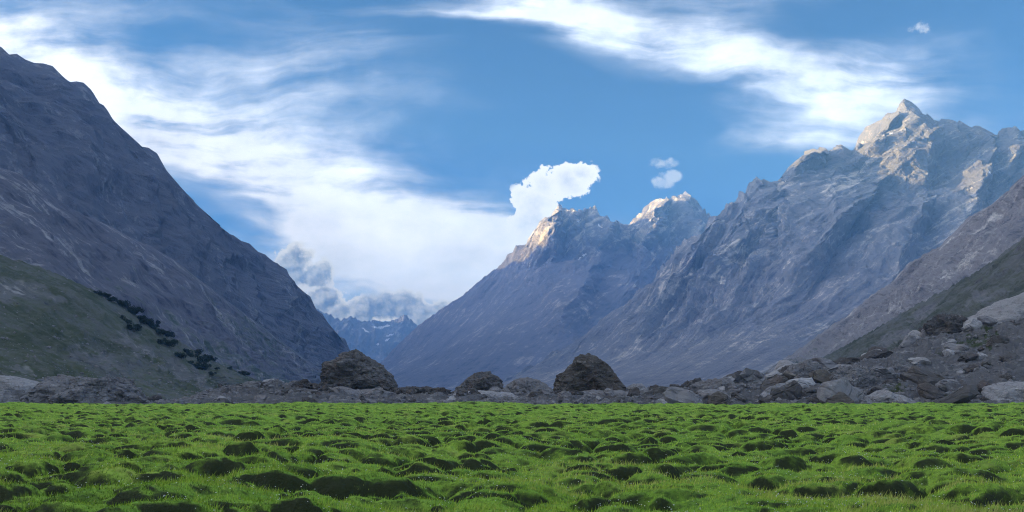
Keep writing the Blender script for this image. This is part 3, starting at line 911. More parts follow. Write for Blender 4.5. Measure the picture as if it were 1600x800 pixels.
def meadow_z(x, y):
    wx = x + 0.20 * fbm(x / 0.7, y / 0.7, x * 0 + 1.5, 3)
    wy = y + 0.20 * fbm(x / 0.7, y / 0.7, x * 0 + 8.5, 3)
    dens = sstep(-0.9, -0.25, fbm(x / 6, y / 6, x * 0 + 4.4, 2))
    a = mounds(wx, wy, 1.04, 1, 0.42, 0.68, 0.18, 0.45, 1.0)
    b2 = mounds(wx + 3.3, wy + 1.7, 2.5, 2, 0.30, 0.52, 0.24, 0.48, 0.4)
    c2 = mounds(wx + 1.3, wy + 0.7, 0.74, 3, 0.34, 0.58, 0.08, 0.26, 0.75)
    h = np.maximum(np.maximum(a, b2), c2) * (0.5 + 0.5 * dens) + 0.25 * c2
    und = 0.30 * fbm(x / 16, y / 14, x * 0 + 2.2, 3) + 0.02 * fbm(x / 0.22, y / 0.22, x * 0, 2)
    edge = sstep(126, 146, y + 7 * fbm(x / 30, y / 40, x * 0 + 6, 2) + 0.0008 * x * x)
    und = und + 0.22 * sstep(80, 125, y) * fbm(x / 5, y / 12, x * 0 + 9.9, 3)
    return und + h - 0.06 - 2.6 * edge


ncol = 560
nr = 700
MA, MB = 0.035, 0.0032        # row spacing grows with distance: MA + MB * d
MK = math.log((MA + MB * 160) / (MA + MB * 3.0))
d_rows = ((MA + MB * 3.0) * np.exp(MK * np.linspace(0, 1, nr)) - MA) / MB
ang = np.concatenate([np.linspace(-2.6, -0.66, 40)[:-1], np.linspace(-0.66, 0.66, ncol - 78), np.linspace(0.66, 2.6, 40)[1:]])
Yg, Tg = np.meshgrid(d_rows, ang, indexing='ij')
Xg = Yg * Tg
Zg = meadow_z(Xg, Yg)


def meadow_material():
    m, t, b = principled('meadow_turf')
    geo = t.node('ShaderNodeNewGeometry')
    pos = geo.outputs['Position']
    n1 = t.noise(pos, 0.7, 6, 0.6)
    n2 = t.noise(pos, 9.0, 5, 0.7)
    n3 = t.noise(pos, 0.16, 4, 0.6)
    g1 = t.mix(t.lin(n3, 0.35, 0.65), (0.23, 0.42, 0.045), (0.32, 0.47, 0.06))
    g2 = t.mix(t.lin(n1, 0.35, 0.75), g1, (0.12, 0.25, 0.028))
    g2 = t.mix(t.lin(n2, 0.45, 0.85), g2, (0.04, 0.075, 0.02))
    g2 = t.mix(t.math('MULTIPLY', t.smooth(t.noise(pos, 0.42, 5, 0.6), 0.56, 0.7), 0.6), g2, (0.36, 0.40, 0.09))
    at = t.node('ShaderNodeAttribute', attribute_name='peat_shade')
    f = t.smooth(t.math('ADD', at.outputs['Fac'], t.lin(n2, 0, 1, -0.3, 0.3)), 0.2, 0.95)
    col = t.mix(f, g2, t.mix(n2, (0.012, 0.017, 0.008), (0.032, 0.045, 0.017)))  # dark tone for the painted flank shade and the peaty edges
    t.l.new(col, b.inputs['Base Color'])
    bump(t, b, n2, 1.0, 0.08)
    return m


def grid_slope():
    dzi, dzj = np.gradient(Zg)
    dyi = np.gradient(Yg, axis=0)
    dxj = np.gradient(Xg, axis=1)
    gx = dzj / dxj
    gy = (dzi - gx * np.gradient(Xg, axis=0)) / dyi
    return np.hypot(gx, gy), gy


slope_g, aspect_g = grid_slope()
# shade painted on the camera-facing flanks; steep edges show dark peaty soil
peat_shade = np.clip((1.0 * sstep(0.0, 0.42, aspect_g) + 0.45 * sstep(0.45, 1.1, slope_g)) * (0.72 + 0.6 * fbm(Xg / 1.1, Yg / 1.1, Xg * 0 + 12, 3)), 0, 1)


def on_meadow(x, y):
    """height and peat_shade of the meadow sheet at points"""
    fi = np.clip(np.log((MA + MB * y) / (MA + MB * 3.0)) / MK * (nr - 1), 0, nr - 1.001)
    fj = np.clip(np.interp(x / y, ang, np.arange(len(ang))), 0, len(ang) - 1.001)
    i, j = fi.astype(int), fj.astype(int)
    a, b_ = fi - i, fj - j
    return [G[i, j] * (1 - a) * (1 - b_) + G[i + 1, j] * a * (1 - b_) + G[i, j + 1] * (1 - a) * b_ + G[i + 1, j + 1] * a * b_ for G in (Zg, peat_shade)]


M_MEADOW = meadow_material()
me = mesh_from('meadow', np.stack([Xg, Yg, Zg], -1).reshape(-1, 3), grid_faces(nr, len(ang))[:, ::-1], M_MEADOW, attrs={'peat_shade': peat_shade.ravel()})
link('meadow', me, kind='structure')

# soil and turf round and behind the camera
me = mesh_from('meadow_foreground', np.array([(x, y, -0.12 + (-0.25 if abs(x) > 150 else 0)) for x in (-220, -60, -8, 8, 60, 220) for y in (-60, -20, 0, 3.4)]),
               grid_faces(6, 4), M_MEADOW, attrs={'peat_shade': np.zeros(24)})
link('meadow_foreground', me, kind='structure')


def grass_material():
    m = bpy.data.materials.new('grass_blades')
    m.use_nodes = True
    t = NT(m.node_tree)
    t.n.clear()
    out = t.node('ShaderNodeOutputMaterial')
    at = t.node('ShaderNodeAttribute', attribute_name='tint')
    col = t.ramp(at.outputs['Fac'], [(0.0, (0.024, 0.038, 0.013)), (0.25, (0.085, 0.19, 0.02)), (0.5, (0.28, 0.49, 0.05)), (0.75, (0.45, 0.60, 0.08)), (1.0, (0.54, 0.54, 0.18))])
    df = t.node('ShaderNodeBsdfDiffuse')
    tr = t.node('ShaderNodeBsdfTranslucent')
    t.l.new(col, df.inputs[0])
    t.l.new(t.mix(1.0, col, (1.25, 1.25, 0.7), 'MULTIPLY'), tr.inputs[0])
    mx = t.node('ShaderNodeMixShader')
    mx.inputs[0].default_value = 0.2
    t.l.new(df.outputs[0], mx.inputs[1])
    t.l.new(tr.outputs[0], mx.inputs[2])
    t.l.new(mx.outputs[0], out.inputs[0])
    return m


def grass(n, seed):
    r = np.random.RandomState(seed)
    # even over the picture: nearer ground gets finer, denser blades
    hv = r.uniform(0, 1, n)
    d0, d1 = 7.5, 142.0
    d = 1 / (1 / d0 + hv ** 0.8 * (1 / d1 - 1 / d0))
    mixr = r.uniform(size=n) < 0.3
    d[mixr] = d0 * (d1 / d0) ** r.uniform(0, 1, mixr.sum())
    x = d * r.uniform(-0.70, 0.70, n)
    y = d
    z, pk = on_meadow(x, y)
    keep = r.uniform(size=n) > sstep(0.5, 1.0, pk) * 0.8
    x, y, z, pk, d = [a[keep] for a in (x, y, z, pk, d)]
    n = len(x)
    patch = fbm(x / 3.5, y / 3.5, x * 0 + 7, 3)
    big = fbm(x / 16, y / 16, x * 0 + 3, 2)
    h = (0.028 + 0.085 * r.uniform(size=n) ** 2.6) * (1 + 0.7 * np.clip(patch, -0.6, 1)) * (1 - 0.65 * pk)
    h *= 1 + np.clip((d - 20) / 160, 0, 0.6)
    w = np.maximum(0.0035, 0.00042 * d) * r.uniform(0.7, 1.4, n)
    a = r.uniform(0, 2 * np.pi, n)
    bx, by = np.cos(a) * w, np.sin(a) * w
    la = r.uniform(0, 2 * np.pi, n)
    lean = h * r.uniform(0.1, 0.9, n)
    # blades lean out from the mound, with a light common drift
    tip = np.stack([x + np.cos(la) * lean + 0.2 * h, y + np.sin(la) * lean, z + h], 1)
    V = np.stack([np.stack([x - bx, y - by, z - 0.01], 1), np.stack([x + bx, y + by, z - 0.01], 1), tip], 1).reshape(-1, 3)
    tint = np.clip(0.54 + 0.24 * patch + 0.3 * big + r.normal(0, 0.13, n) - 0.85 * pk ** 0.8 + 0.18, 0.02, 1)  # blades darkened along with the painted flank shade
    dry = r.uniform(size=n) < 0.04 + 0.30 * np.clip(fbm(x / 2.3, y / 2.3, x * 0 + 33, 3) - 0.12, 0, 1)
    tint[dry] = r.uniform(0.8, 1.0, dry.sum())
    T = V.reshape(-1, 3, 3)
    g = np.cross(T[:, 1] - T[:, 0], T[:, 2] - T[:, 0])
    flip = g @ np.array([0, -1, 0.35]) < 0
    T[flip] = T[flip][:, [1, 0, 2]]
    e = 0.06
    gx = (on_meadow(x + e, y)[0] - on_meadow(x - e, y)[0]) / (2 * e)
    gy = (on_meadow(x, y + e)[0] - on_meadow(x, y - e)[0]) / (2 * e)
    nn = np.stack([-gx, -gy, np.ones(n)], 1)
    nn /= np.linalg.norm(nn, axis=1, keepdims=True)
    nn += r.normal(0, 0.28, (n, 3))
    nn /= np.linalg.norm(nn, axis=1, keepdims=True)
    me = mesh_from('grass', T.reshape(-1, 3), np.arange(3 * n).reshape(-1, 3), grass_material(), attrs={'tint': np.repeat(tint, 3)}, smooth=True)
    me.normals_split_custom_set_from_vertices(np.repeat(nn, 3, 0))
    o = link('grass', me, 'short green grass covering the hummocky meadow', 'grass', kind='stuff')
    return o


grass(360000, 3)

# tiny white flowers
def flowers(n, seed):
    r = np.random.RandomState(seed)
    d = 8 * (55 / 8) ** r.uniform(0, 1, n * 3)
    x = d * r.uniform(-0.66, 0.66, n * 3)
    cl = fbm(x / 1.6, d / 1.6, x * 0 + 20, 3) + 0.25 * fbm(x / 7, d / 7, x * 0, 2)
    k = np.argsort(-cl + r.normal(0, 0.22, n * 3))[:n]
    x, y = x[k], d[k]
    z = on_meadow(x, y)[0] + r.uniform(0.05, 0.11, n)
    s = r.uniform(0.005, 0.011, n) * (0.8 + y / 50)
    V, Fc = [], []
    for q in ((1, 0, 0.2), (0, 1, 0.2), (-1, 0, 0.2), (0, -1, 0.2), (0, 0, 0.8), (0, 0, -0.4)):
        V.append(np.stack([x + q[0] * s, y + q[1] * s, z + q[2] * s], 1))
    V = np.stack(V, 1).reshape(-1, 3)
    base = np.array([(0, 1, 4), (1, 2, 4), (2, 3, 4), (3, 0, 4), (1, 0, 5), (2, 1, 5), (3, 2, 5), (0, 3, 5)])
    Fc = (np.arange(n)[:, None, None] * 6 + base[None]).reshape(-1, 3)
    m, t, b = principled('white_petals')
    b.inputs['Base Color'].default_value = (0.75, 0.77, 0.74, 1)
    link('flowers', mesh_from('flowers', V, Fc, m), 'tiny white flowers dotted through the meadow grass', 'flowers', kind='stuff')


flowers(4200, 5)

# ------------------------------------------------------------------ boulders
import bmesh
_ico = {}


def ico(sub):
    if sub not in _ico:
        bm = bmesh.new()
        bmesh.ops.create_icosphere(bm, subdivisions=sub, radius=1)
        v = np.array([p.co[:] for p in bm.verts])
        bm.verts.ensure_lookup_table()
        f = np.array([[q.index for q in fc.verts] for fc in bm.faces])
        bm.free()
        _ico[sub] = (v, f)
    return _ico[sub]


def facet(n, seed, planes=16, lo=0.62, hi=1.0):
    """radius of a random convex block in direction n"""
    r = np.random.RandomState(seed)
    pn = r.normal(size=(planes, 3))
    pn /= np.linalg.norm(pn, axis=1, keepdims=True)
    pd = r.uniform(lo, hi, planes)
    dots = n @ pn.T
    with np.errstate(divide='ignore'):
        q = np.where(dots > 0.05, pd / np.maximum(dots, 0.05), 9)
    return np.minimum(q.min(1), 1.15)


def outline_rock(name, outline, Y, mat, label, sub=4, depth=0.8, seed=1, rough=0.06, strata=0.0, kpow=2.8, cat='boulder', group=None):
    pts = np.array([P3(px, py, Y)[[0, 2]] for px, py in outline])
    lo, hi = pts.min(0), pts.max(0)
    c = np.array([(lo[0] + hi[0]) / 2, lo[1] + 0.42 * (hi[1] - lo[1])])
    width = (hi[0] - lo[0]) / 2
    n, fcs = ico(sub)
    th = np.arctan2(n[:, 2], n[:, 0])
    # radius of the outline polygon along each angle
    ang = np.linspace(-np.pi, np.pi, 361)
    rad = np.zeros(361)
    q = np.concatenate([pts, pts[:1]]) - c
    for i, a in enumerate(ang):
        dx, dz = math.cos(a), math.sin(a)
        best = 0
        for k in range(len(q) - 1):
            (x1, z1), (x2, z2) = q[k], q[k + 1]
            den = dx * (z2 - z1) - dz * (x2 - x1)
            if abs(den) < 1e-9:
                continue
            tt = (x1 * (z2 - z1) - z1 * (x2 - x1)) / den
            ss = (x1 * dz - z1 * dx) / den
            if tt > 0 and -1e-6 <= ss <= 1 + 1e-6:
                best = max(best, tt)
        rad[i] = best if best else rad[i - 1]
    Rr = np.interp(th, ang, rad)
    rho = np.hypot(n[:, 0], n[:, 2])
    ay = np.abs(n[:, 1])
    # push points outward to a superellipse so sides are steep and tops broken
    nrm = (rho ** kpow + ay ** kpow) ** (1 / kpow)
    rho2, y2 = rho / nrm, n[:, 1] / nrm
    v = np.stack([np.cos(th) * Rr * rho2, y2 * width * depth, np.sin(th) * Rr * rho2], 1)
    fct = facet(n, seed, 22, 0.78, 1.02)
    frontness = (ay * 1.0) ** 1.2
    v[:, 1] *= (1 - 0.0 * frontness) * np.clip(fct, 0.6, 1.1)
    s = width
    a, b2, c2 = v[:, 0] / s, v[:, 1] / s, v[:, 2] / s
    so = seed * 3.17
    dsp = rough * 1.1 * crease(a * 2.2 + so, b2 * 2.2, c2 * 2.2, 5, 0.6, seed) + rough * (ridged(a * 1.6 + so, b2 * 1.6, c2 * 1.6 + so, 6, gain=0.6) - 0.5) + rough * 0.6 * fbm(a * 5 + so, b2 * 5, c2 * 5, 4, gain=0.6)
    # blocky joints: steps in plane-ish cells
    jn = np.floor((a * 0.9 + c2 * 2.0 + 0.3 * fbm(a * 2 + so, b2 * 2, c2 * 2, 3)) * 3.2)
    wv = 0.25 * fbm(a * 2 + so, b2 * 2, c2 * 2, 3)
    for kk, (fa, fb, fc, fq) in enumerate(((0.9, 0.5, 2.0, 2.6), (2.1, -0.6, 0.7, 2.2), (0.4, 1.8, -1.2, 3.4))):
        j1 = np.floor((a * fa + b2 * fb + c2 * fc + wv) * fq + so)
        j2 = np.floor((a * fc - b2 * fa + c2 * fb - wv) * fq * 0.8)
        dsp += rough * 0.55 * (cellhash(j1, j2, seed + kk) - 0.5)
    if strata:
        st = c2 * 7 + 0.6 * fbm(a * 1.5 + so, b2 * 1.5, c2 * 1.5, 3)
        dsp += strata * (np.abs((st % 1) - 0.5) - 0.25)
    v = v * (1 + dsp)[:, None]
    v[:, 1] += 0.15 * s * fbm(a * 1.3 + so, b2 * 0 + 3, c2 * 1.3, 4)
    cc = np.array([c[0], Y + width * depth * 0.6, c[1]])
    me = mesh_from(name, v, fcs, mat, smooth=False)
    return link(name, me, label, cat, group, loc=cc)


HERO = [
    # outline, depth, material, label, subdiv, depth factor, roughness, strata
    ('boulder', [(503, 616), (502, 588), (506, 570), (518, 564), (527, 554), (538, 549), (552, 548), (562, 552), (574, 561), (588, 568), (598, 579), (607, 593), (617, 604), (624, 616)], 212, M_ROCKA, 'huge brown-grey boulder with a rusty patch, largest left of the valley mouth', 6, 0.75, 0.085, 0.03),
    ('boulder', [(868, 622), (869, 600), (872, 587), (884, 580), (892, 572), (901, 560), (912, 554), (922, 553), (934, 556), (944, 564), (955, 574), (963, 584), (968, 596), (974, 608), (980, 622)], 205, M_ROCKB, 'tall dark brown dome-shaped boulder with vertical streaks, highest of the boulders', 6, 0.75, 0.055, 0.04),
    ('boulder', [(862, 642), (864, 622), (874, 612), (900, 614), (930, 610), (965, 612), (985, 618), (1000, 630), (1006, 642)], 196, M_ROCK, 'rough grey rock shelf at the foot of the tall brown dome boulder', 5, 0.5, 0.10, 0.03),
    ('boulder', [(860, 640), (864, 622), (868, 610), (876, 606), (884, 620), (888, 640)], 192, M_ROCKD, 'small dark upright rock leaning against the left foot of the tall brown dome', 5, 0.9, 0.09, 0.02),
    ('boulder', [(708, 620), (714, 606), (724, 598), (734, 589), (748, 583), (762, 583), (774, 589), (784, 599), (789, 610), (788, 622)], 215, M_ROCKA, 'rounded brown boulder on a pale slab in the middle of the rock band', 6, 0.8, 0.085, 0.03),
    ('boulder', [(786, 642), (784, 612), (794, 599), (808, 592), (824, 590), (842, 594), (854, 601), (864, 612), (870, 630), (868, 642)], 202, M_ROCK, 'smooth grey dome of rock between the two brown boulders', 6, 0.8, 0.045, 0.02),
    ('boulder', [(698, 642), (702, 622), (714, 614), (750, 611), (790, 613), (815, 620), (832, 632), (836, 642)], 192, M_ROCKP, 'long low pale slab beneath the rounded brown boulder', 5, 0.5, 0.07, 0.02),
    ('boulder', [(604, 642), (608, 622), (616, 610), (636, 605), (662, 606), (686, 608), (702, 616), (708, 642)], 200, M_ROCKD, 'dark jointed block right of the huge rusty boulder', 6, 0.6, 0.11, 0.05),
    ('boulder', [(506, 642), (512, 616), (530, 608), (560, 612), (590, 610), (612, 622), (618, 642)], 196, M_ROCK, 'broken grey ledge in front of the huge rusty boulder', 5, 0.5, 0.12, 0.04),
    ('boulder', [(428, 642), (434, 624), (452, 618), (480, 620), (500, 618), (510, 628), (512, 642)], 190, M_ROCK, 'flat grey block just left of the broken ledge', 5, 0.6, 0.08, 0.03),
    ('boulder', [(376, 614), (379, 600), (388, 596), (400, 597), (404, 606), (403, 614)], 225, M_ROCK, 'small overhanging grey block at the left end of the rock band', 5, 0.8, 0.08, 0.03),
    ('boulder', [(408, 614), (412, 600), (422, 594), (432, 592), (440, 598), (444, 614)], 222, M_ROCK, 'peaked grey boulder second from the left end of the rock band', 5, 0.8, 0.09, 0.02),
    ('boulder', [(452, 614), (456, 599), (464, 595), (476, 594), (484, 603), (488, 614)], 220, M_ROCKD, 'knobbly dark boulder left of the huge rusty boulder', 5, 0.8, 0.12, 0.02),
    ('rock_outcrop', [(14, 646), (30, 625), (44, 614), (56, 600), (68, 591), (84, 588), (104, 591), (122, 588), (140, 591), (158, 590), (170, 587), (184, 596), (196, 606), (206, 622), (216, 646)], 186, M_ROCK, 'broad grey outcrop with pale streaks at the far left meadow edge', 6, 0.6, 0.10, 0.02),
    ('rock_outcrop', [(-120, 650), (-100, 600), (-60, 588), (-20, 586), (10, 590), (35, 596), (60, 602), (52, 620), (44, 650)], 205, M_ROCKP, 'pale gravelly mound cut off by the left picture edge', 5, 0.6, 0.05, 0.01),
    ('boulder', [(1340, 646), (1352, 632), (1366, 620), (1378, 614), (1388, 609), (1400, 613), (1418, 618), (1432, 627), (1444, 634), (1450, 646)], 158, M_ROCKP, 'pale grey triangular boulder standing alone at the meadow edge', 5, 0.8, 0.035, 0.01),
    ('boulder', [(1404, 634), (1410, 612), (1420, 596), (1434, 585), (1446, 590), (1458, 602), (1472, 612), (1478, 622), (1470, 634)], 178, M_ROCKB, 'brown-fronted pointed block behind the pale triangular boulder', 5, 0.7, 0.09, 0.03),
    ('rock_outcrop', [(1224, 644), (1228, 612), (1230, 590), (1240, 576), (1254, 566), (1272, 564), (1288, 572), (1300, 590), (1304, 620), (1306, 644)], 190, M_ROCK, 'tall rounded grey outcrop left of the moraine slope', 6, 0.7, 0.06, 0.03),
    ('rock_outcrop', [(1290, 644), (1292, 610), (1300, 590), (1316, 576), (1336, 572), (1356, 576), (1370, 590), (1372, 606), (1362, 624), (1358, 644)], 180, M_ROCK, 'split grey outcrop just right of the tall rounded one', 6, 0.7, 0.09, 0.04),
    ('rock_outcrop', [(1306, 580), (1310, 564), (1326, 558), (1346, 560), (1366, 550), (1384, 548), (1394, 560), (1396, 580)], 232, M_ROCKD, 'low dark ledge above the split grey outcrop', 5, 0.6, 0.10, 0.05),
    ('boulder', [(1484, 602), (1488, 580), (1498, 568), (1512, 566), (1522, 578), (1524, 592), (1516, 602)], 200, M_ROCK, 'grey block with a brown base high on the right rubble slope', 5, 0.8, 0.08, 0.03),
    ('rock_outcrop', [(1450, 540), (1454, 512), (1466, 498), (1482, 492), (1500, 494), (1514, 502), (1524, 518), (1526, 540)], 246, M_ROCKD, 'dark brown crag at the top of the moraine slope', 5, 0.7, 0.12, 0.03),
    ('boulder', [(1482, 560), (1494, 540), (1512, 520), (1534, 500), (1560, 482), (1590, 466), (1640, 450), (1690, 450), (1690, 560), (1600, 552), (1540, 562)], 242, M_ROCKP, 'great tilted pale slab cut off by the right picture edge', 6, 0.5, 0.06, 0.03),
    ('boulder', [(1540, 646), (1550, 622), (1562, 606), (1584, 598), (1610, 596), (1640, 604), (1660, 646)], 160, M_ROCKP, 'pale streaked boulder at the bottom right meadow edge', 5, 0.7, 0.06, 0.03),
    ('rock_outcrop', [(1074, 644), (1080, 616), (1092, 604), (1110, 596), (1130, 594), (1150, 600), (1176, 598), (1198, 606), (1208, 624), (1212, 644)], 184, M_ROCK, 'long rough grey outcrop right of the white stone', 6, 0.6, 0.11, 0.03),
    ('boulder', [(1036, 640), (1044, 626), (1056, 620), (1072, 620), (1080, 628), (1084, 640)], 172, M_ROCKP, 'low whitish stone at the meadow edge right of the brown dome', 5, 0.8, 0.04, 0.01),
    ('boulder', [(976, 624), (980, 606), (990, 600), (1004, 600), (1012, 608), (1014, 624)], 206, M_ROCKP, 'round pale grey boulder touching the right side of the brown dome', 5, 0.9, 0.05, 0.02),
    ('boulder', [(1004, 642), (1010, 622), (1024, 612), (1044, 612), (1056, 622), (1060, 642)], 198, M_ROCK, 'squat grey boulder left of the low whitish stone', 5, 0.8, 0.10, 0.02),
    ('boulder', [(1060, 620), (1064, 604), (1074, 597), (1084, 600), (1090, 620)], 206, M_ROCKD, 'small dark boulder above the low whitish stone', 5, 0.8, 0.09, 0.02),
    ('boulder', [(1196, 616), (1200, 598), (1212, 586), (1228, 590), (1236, 616)], 206, M_ROCK, 'grey boulder wedged left of the tall rounded outcrop', 5, 0.8, 0.09, 0.02),
    ('boulder', [(1386, 600), (1390, 586), (1404, 578), (1424, 582), (1430, 592), (1424, 602)], 200, M_ROCKP, 'light flat-topped block above the brown pointed one', 5, 0.7, 0.06, 0.02),
    ('boulder', [(150, 642), (156, 632), (164, 628), (172, 632), (176, 642)], 165, M_ROCKP, 'small whitish stone in front of the far left outcrop', 4, 0.8, 0.06, 0.01),
    ('boulder', [(1070, 752), (1072, 744), (1080, 739), (1090, 737), (1094, 741), (1088, 748), (1080, 752)], 18.4, M_ROCKP, 'white stone lying among the grass hummocks', 4, 0.8, 0.04, 0.0),
]
for i, (nm, ol, Y, mat, lab, sub, dep, rough, strat) in enumerate(HERO):
    outline_rock(nm, ol, Y, mat, lab, sub, dep, seed=11 + i, rough=rough, strata=strat)

# loose rocks on the bank: each one a thing, shapes shared
rr = random.Random(4)
variants = []
for k in range(14):
    n, fcs = ico(3)
    fr_ = facet(n, 300 + k, 13, 0.55, 0.95)
    v = n * fr_[:, None]
    v = v * (1 + 0.12 * crease(v[:, 0] * 1.8 + k, v[:, 1] * 1.8, v[:, 2] * 1.8, 3, 0.55, k) + 0.10 * (ridged(v[:, 0] * 1.5 + k, v[:, 1] * 1.5, v[:, 2] * 1.5, 4) - 0.5) + 0.05 * fbm(v[:, 0] * 5, v[:, 1] * 5 + k, v[:, 2] * 5, 3))[:, None]
    row = []
    for mt in (M_ROCK, M_ROCKD, M_ROCKB, M_ROCKP):
        row.append(mesh_from('loose_rock', v, fcs, mt, smooth=False))
    variants.append(row)

nuB, nvB = bankS.shape[:2]
bpx = bankS[..., 0] / bankS[..., 1] * F + HX
bpy_ = HY - (bankS[..., 2] - EYE) / bankS[..., 1] * F
placed = 0
tries = 0
while placed < 285 and tries < 20000:
    tries += 1
    i, j = rr.randrange(nuB), rr.randrange(int(nvB * 0.8))
    px, py = bpx[i, j], bpy_[i, j]
    if not (215 < px < 1640) or py > 638:
        continue
    if px < 330 and rr.random() < 0.6:
        continue
    p = bankS[i, j]
    s = (0.6 + (0.8 if 470 < px < 1020 else 3.0 if px > 1060 else 1.7) * rr.random() ** 2.2) * (1.2 if px > 1060 else 1.0)
    wts = [0.52, 0.30, 0.04, 0.14] if px < 1350 else [0.48, 0.34, 0.05, 0.13]
    mk = rr.choices([0, 1, 2, 3], wts)[0]
    me = variants[rr.randrange(14)][mk]
    o = link('loose_rock', me, None, 'rock', None)
    tone = ['mid-grey', 'dark grey', 'brownish', 'pale grey'][mk]
    size = 'small' if s < 0.85 else ('middling' if s < 1.6 else 'large')
    near = [n_ for lim_, n_ in ((330, 'at the thin left end of the rock band'), (400, 'beside the small overhanging block'), (448, 'beside the peaked grey boulder'), (500, 'left of the huge rusty boulder'),
                                (560, 'below the left half of the huge rusty boulder'), (625, 'below the right half of the huge rusty boulder'), (705, 'around the dark jointed block'),
                                (790, 'around the rounded brown boulder on the slab'), (865, 'around the smooth grey dome'), (930, 'below the left half of the tall brown dome'), (990, 'below the right half of the tall brown dome'),
                                (1040, 'around the squat grey boulder right of the brown dome'), (1090, 'around the low whitish stone'), (1150, 'on the left half of the long rough outcrop'), (1215, 'on the right half of the long rough outcrop'),
                                (1300, 'around the tall rounded outcrop'), (1375, 'around the split grey outcrop'), (1445, 'around the brown-fronted pointed block'), (1500, 'below the dark crag on the rubble slope'),
                                (1560, 'in the middle of the right rubble slope'), (9999, 'at the right edge of the rubble slope')) if px < lim_][0]
    if px > 1215:
        near += ', high up' if py < 570 else (', half way up' if py < 604 else ', near the meadow')
    o['label'] = size + ' ' + tone + ' loose rock ' + near
    o['group'] = 'loose rocks ' + near
    o.location = (p[0], p[1], p[2] + 0.1 * s)
    o.scale = (s * rr.uniform(0.8, 1.5), s * rr.uniform(0.8, 1.3), s * rr.uniform(0.6, 1.0))
    o.rotation_euler = (rr.uniform(-0.5, 0.5), rr.uniform(-0.5, 0.5), rr.uniform(0, 6.28))
    placed += 1


# rubble too small to pick apart
def rubble(name, S, n, seed, smin, smax, mat, label, ok):
    r = np.random.RandomState(seed)
    nu_, nv_ = S.shape[:2]
    ii, jj = r.randint(0, nu_ - 1, n * 3), r.randint(0, nv_ - 1, n * 3)
    fu, fv = r.uniform(size=(n * 3, 1)), r.uniform(size=(n * 3, 1))
    p = S[ii, jj] * (1 - fu) * (1 - fv) + S[ii + 1, jj] * fu * (1 - fv) + S[ii, jj + 1] * (1 - fu) * fv + S[ii + 1, jj + 1] * fu * fv
    px = p[:, 0] / p[:, 1] * F + HX
    py = HY - (p[:, 2] - EYE) / p[:, 1] * F
    k = np.where(ok(px, py, r))[0][:n]
    p = p[k]
    n = len(p)
    v0, f0 = ico(1)
    nv0 = len(v0)
    s = smin + (smax - smin) * r.uniform(size=n) ** 3
    jit = r.uniform(0.6, 1.25, (n, nv0, 1))
    sc = r.uniform(0.6, 1.3, (n, 1, 3)) * s[:, None, None]
    a = r.uniform(0, 6.28, n)
    V = v0[None] * jit * sc
    ca, sa = np.cos(a)[:, None], np.sin(a)[:, None]
    V = np.stack([V[..., 0] * ca - V[..., 1] * sa, V[..., 0] * sa + V[..., 1] * ca, V[..., 2] * 0.75], -1) + p[:, None, :]
    Fc = (np.arange(n)[:, None, None] * nv0 + f0[None]).reshape(-1, 3)
    me = mesh_from(name, V.reshape(-1, 3), Fc, mat, smooth=False)
    link(name, me, label, 'rubble', kind='stuff')


rubble('rubble', bankS, 8000, 9, 0.15, 0.9, M_ROCK, 'broken grey rubble strewn over the moraine bank',
       lambda px, py, r: (px > 230) & (px < 1680) & (py < 640))
rubble('hillside_stones', hillS, 2600, 10, 0.25, 1.25, M_ROCK, 'small grey stones scattered over the left green hillside',
       lambda px, py, r: (px > -40) & (px < 460) & (r.uniform(size=len(px)) < 0.35 + 0.65 * sstep(430, 620, py)))


# ------------------------------------------------------------------ shrubs on the left hillside
mleaf = bpy.data.materials.new('shrub_leaves')
mleaf.use_nodes = True
t = NT(mleaf.node_tree)
b = t.n['Principled BSDF']
b.inputs['Roughness'].default_value = 0.8
b.inputs['Specular IOR Level'].default_value = 0.1
tc = t.node('ShaderNodeTexCoord')
t.l.new(t.ramp(t.noise(tc.outputs['Object'], 1.2, 3, 0.6), [(0.3, (0.010, 0.017, 0.010)), (0.7, (0.026, 0.040, 0.018))]), b.inputs['Base Color'])
mbark, t2, b2 = principled('shrub_bark')
b2.inputs['Base Color'].default_value = (0.05, 0.04, 0.032, 1)


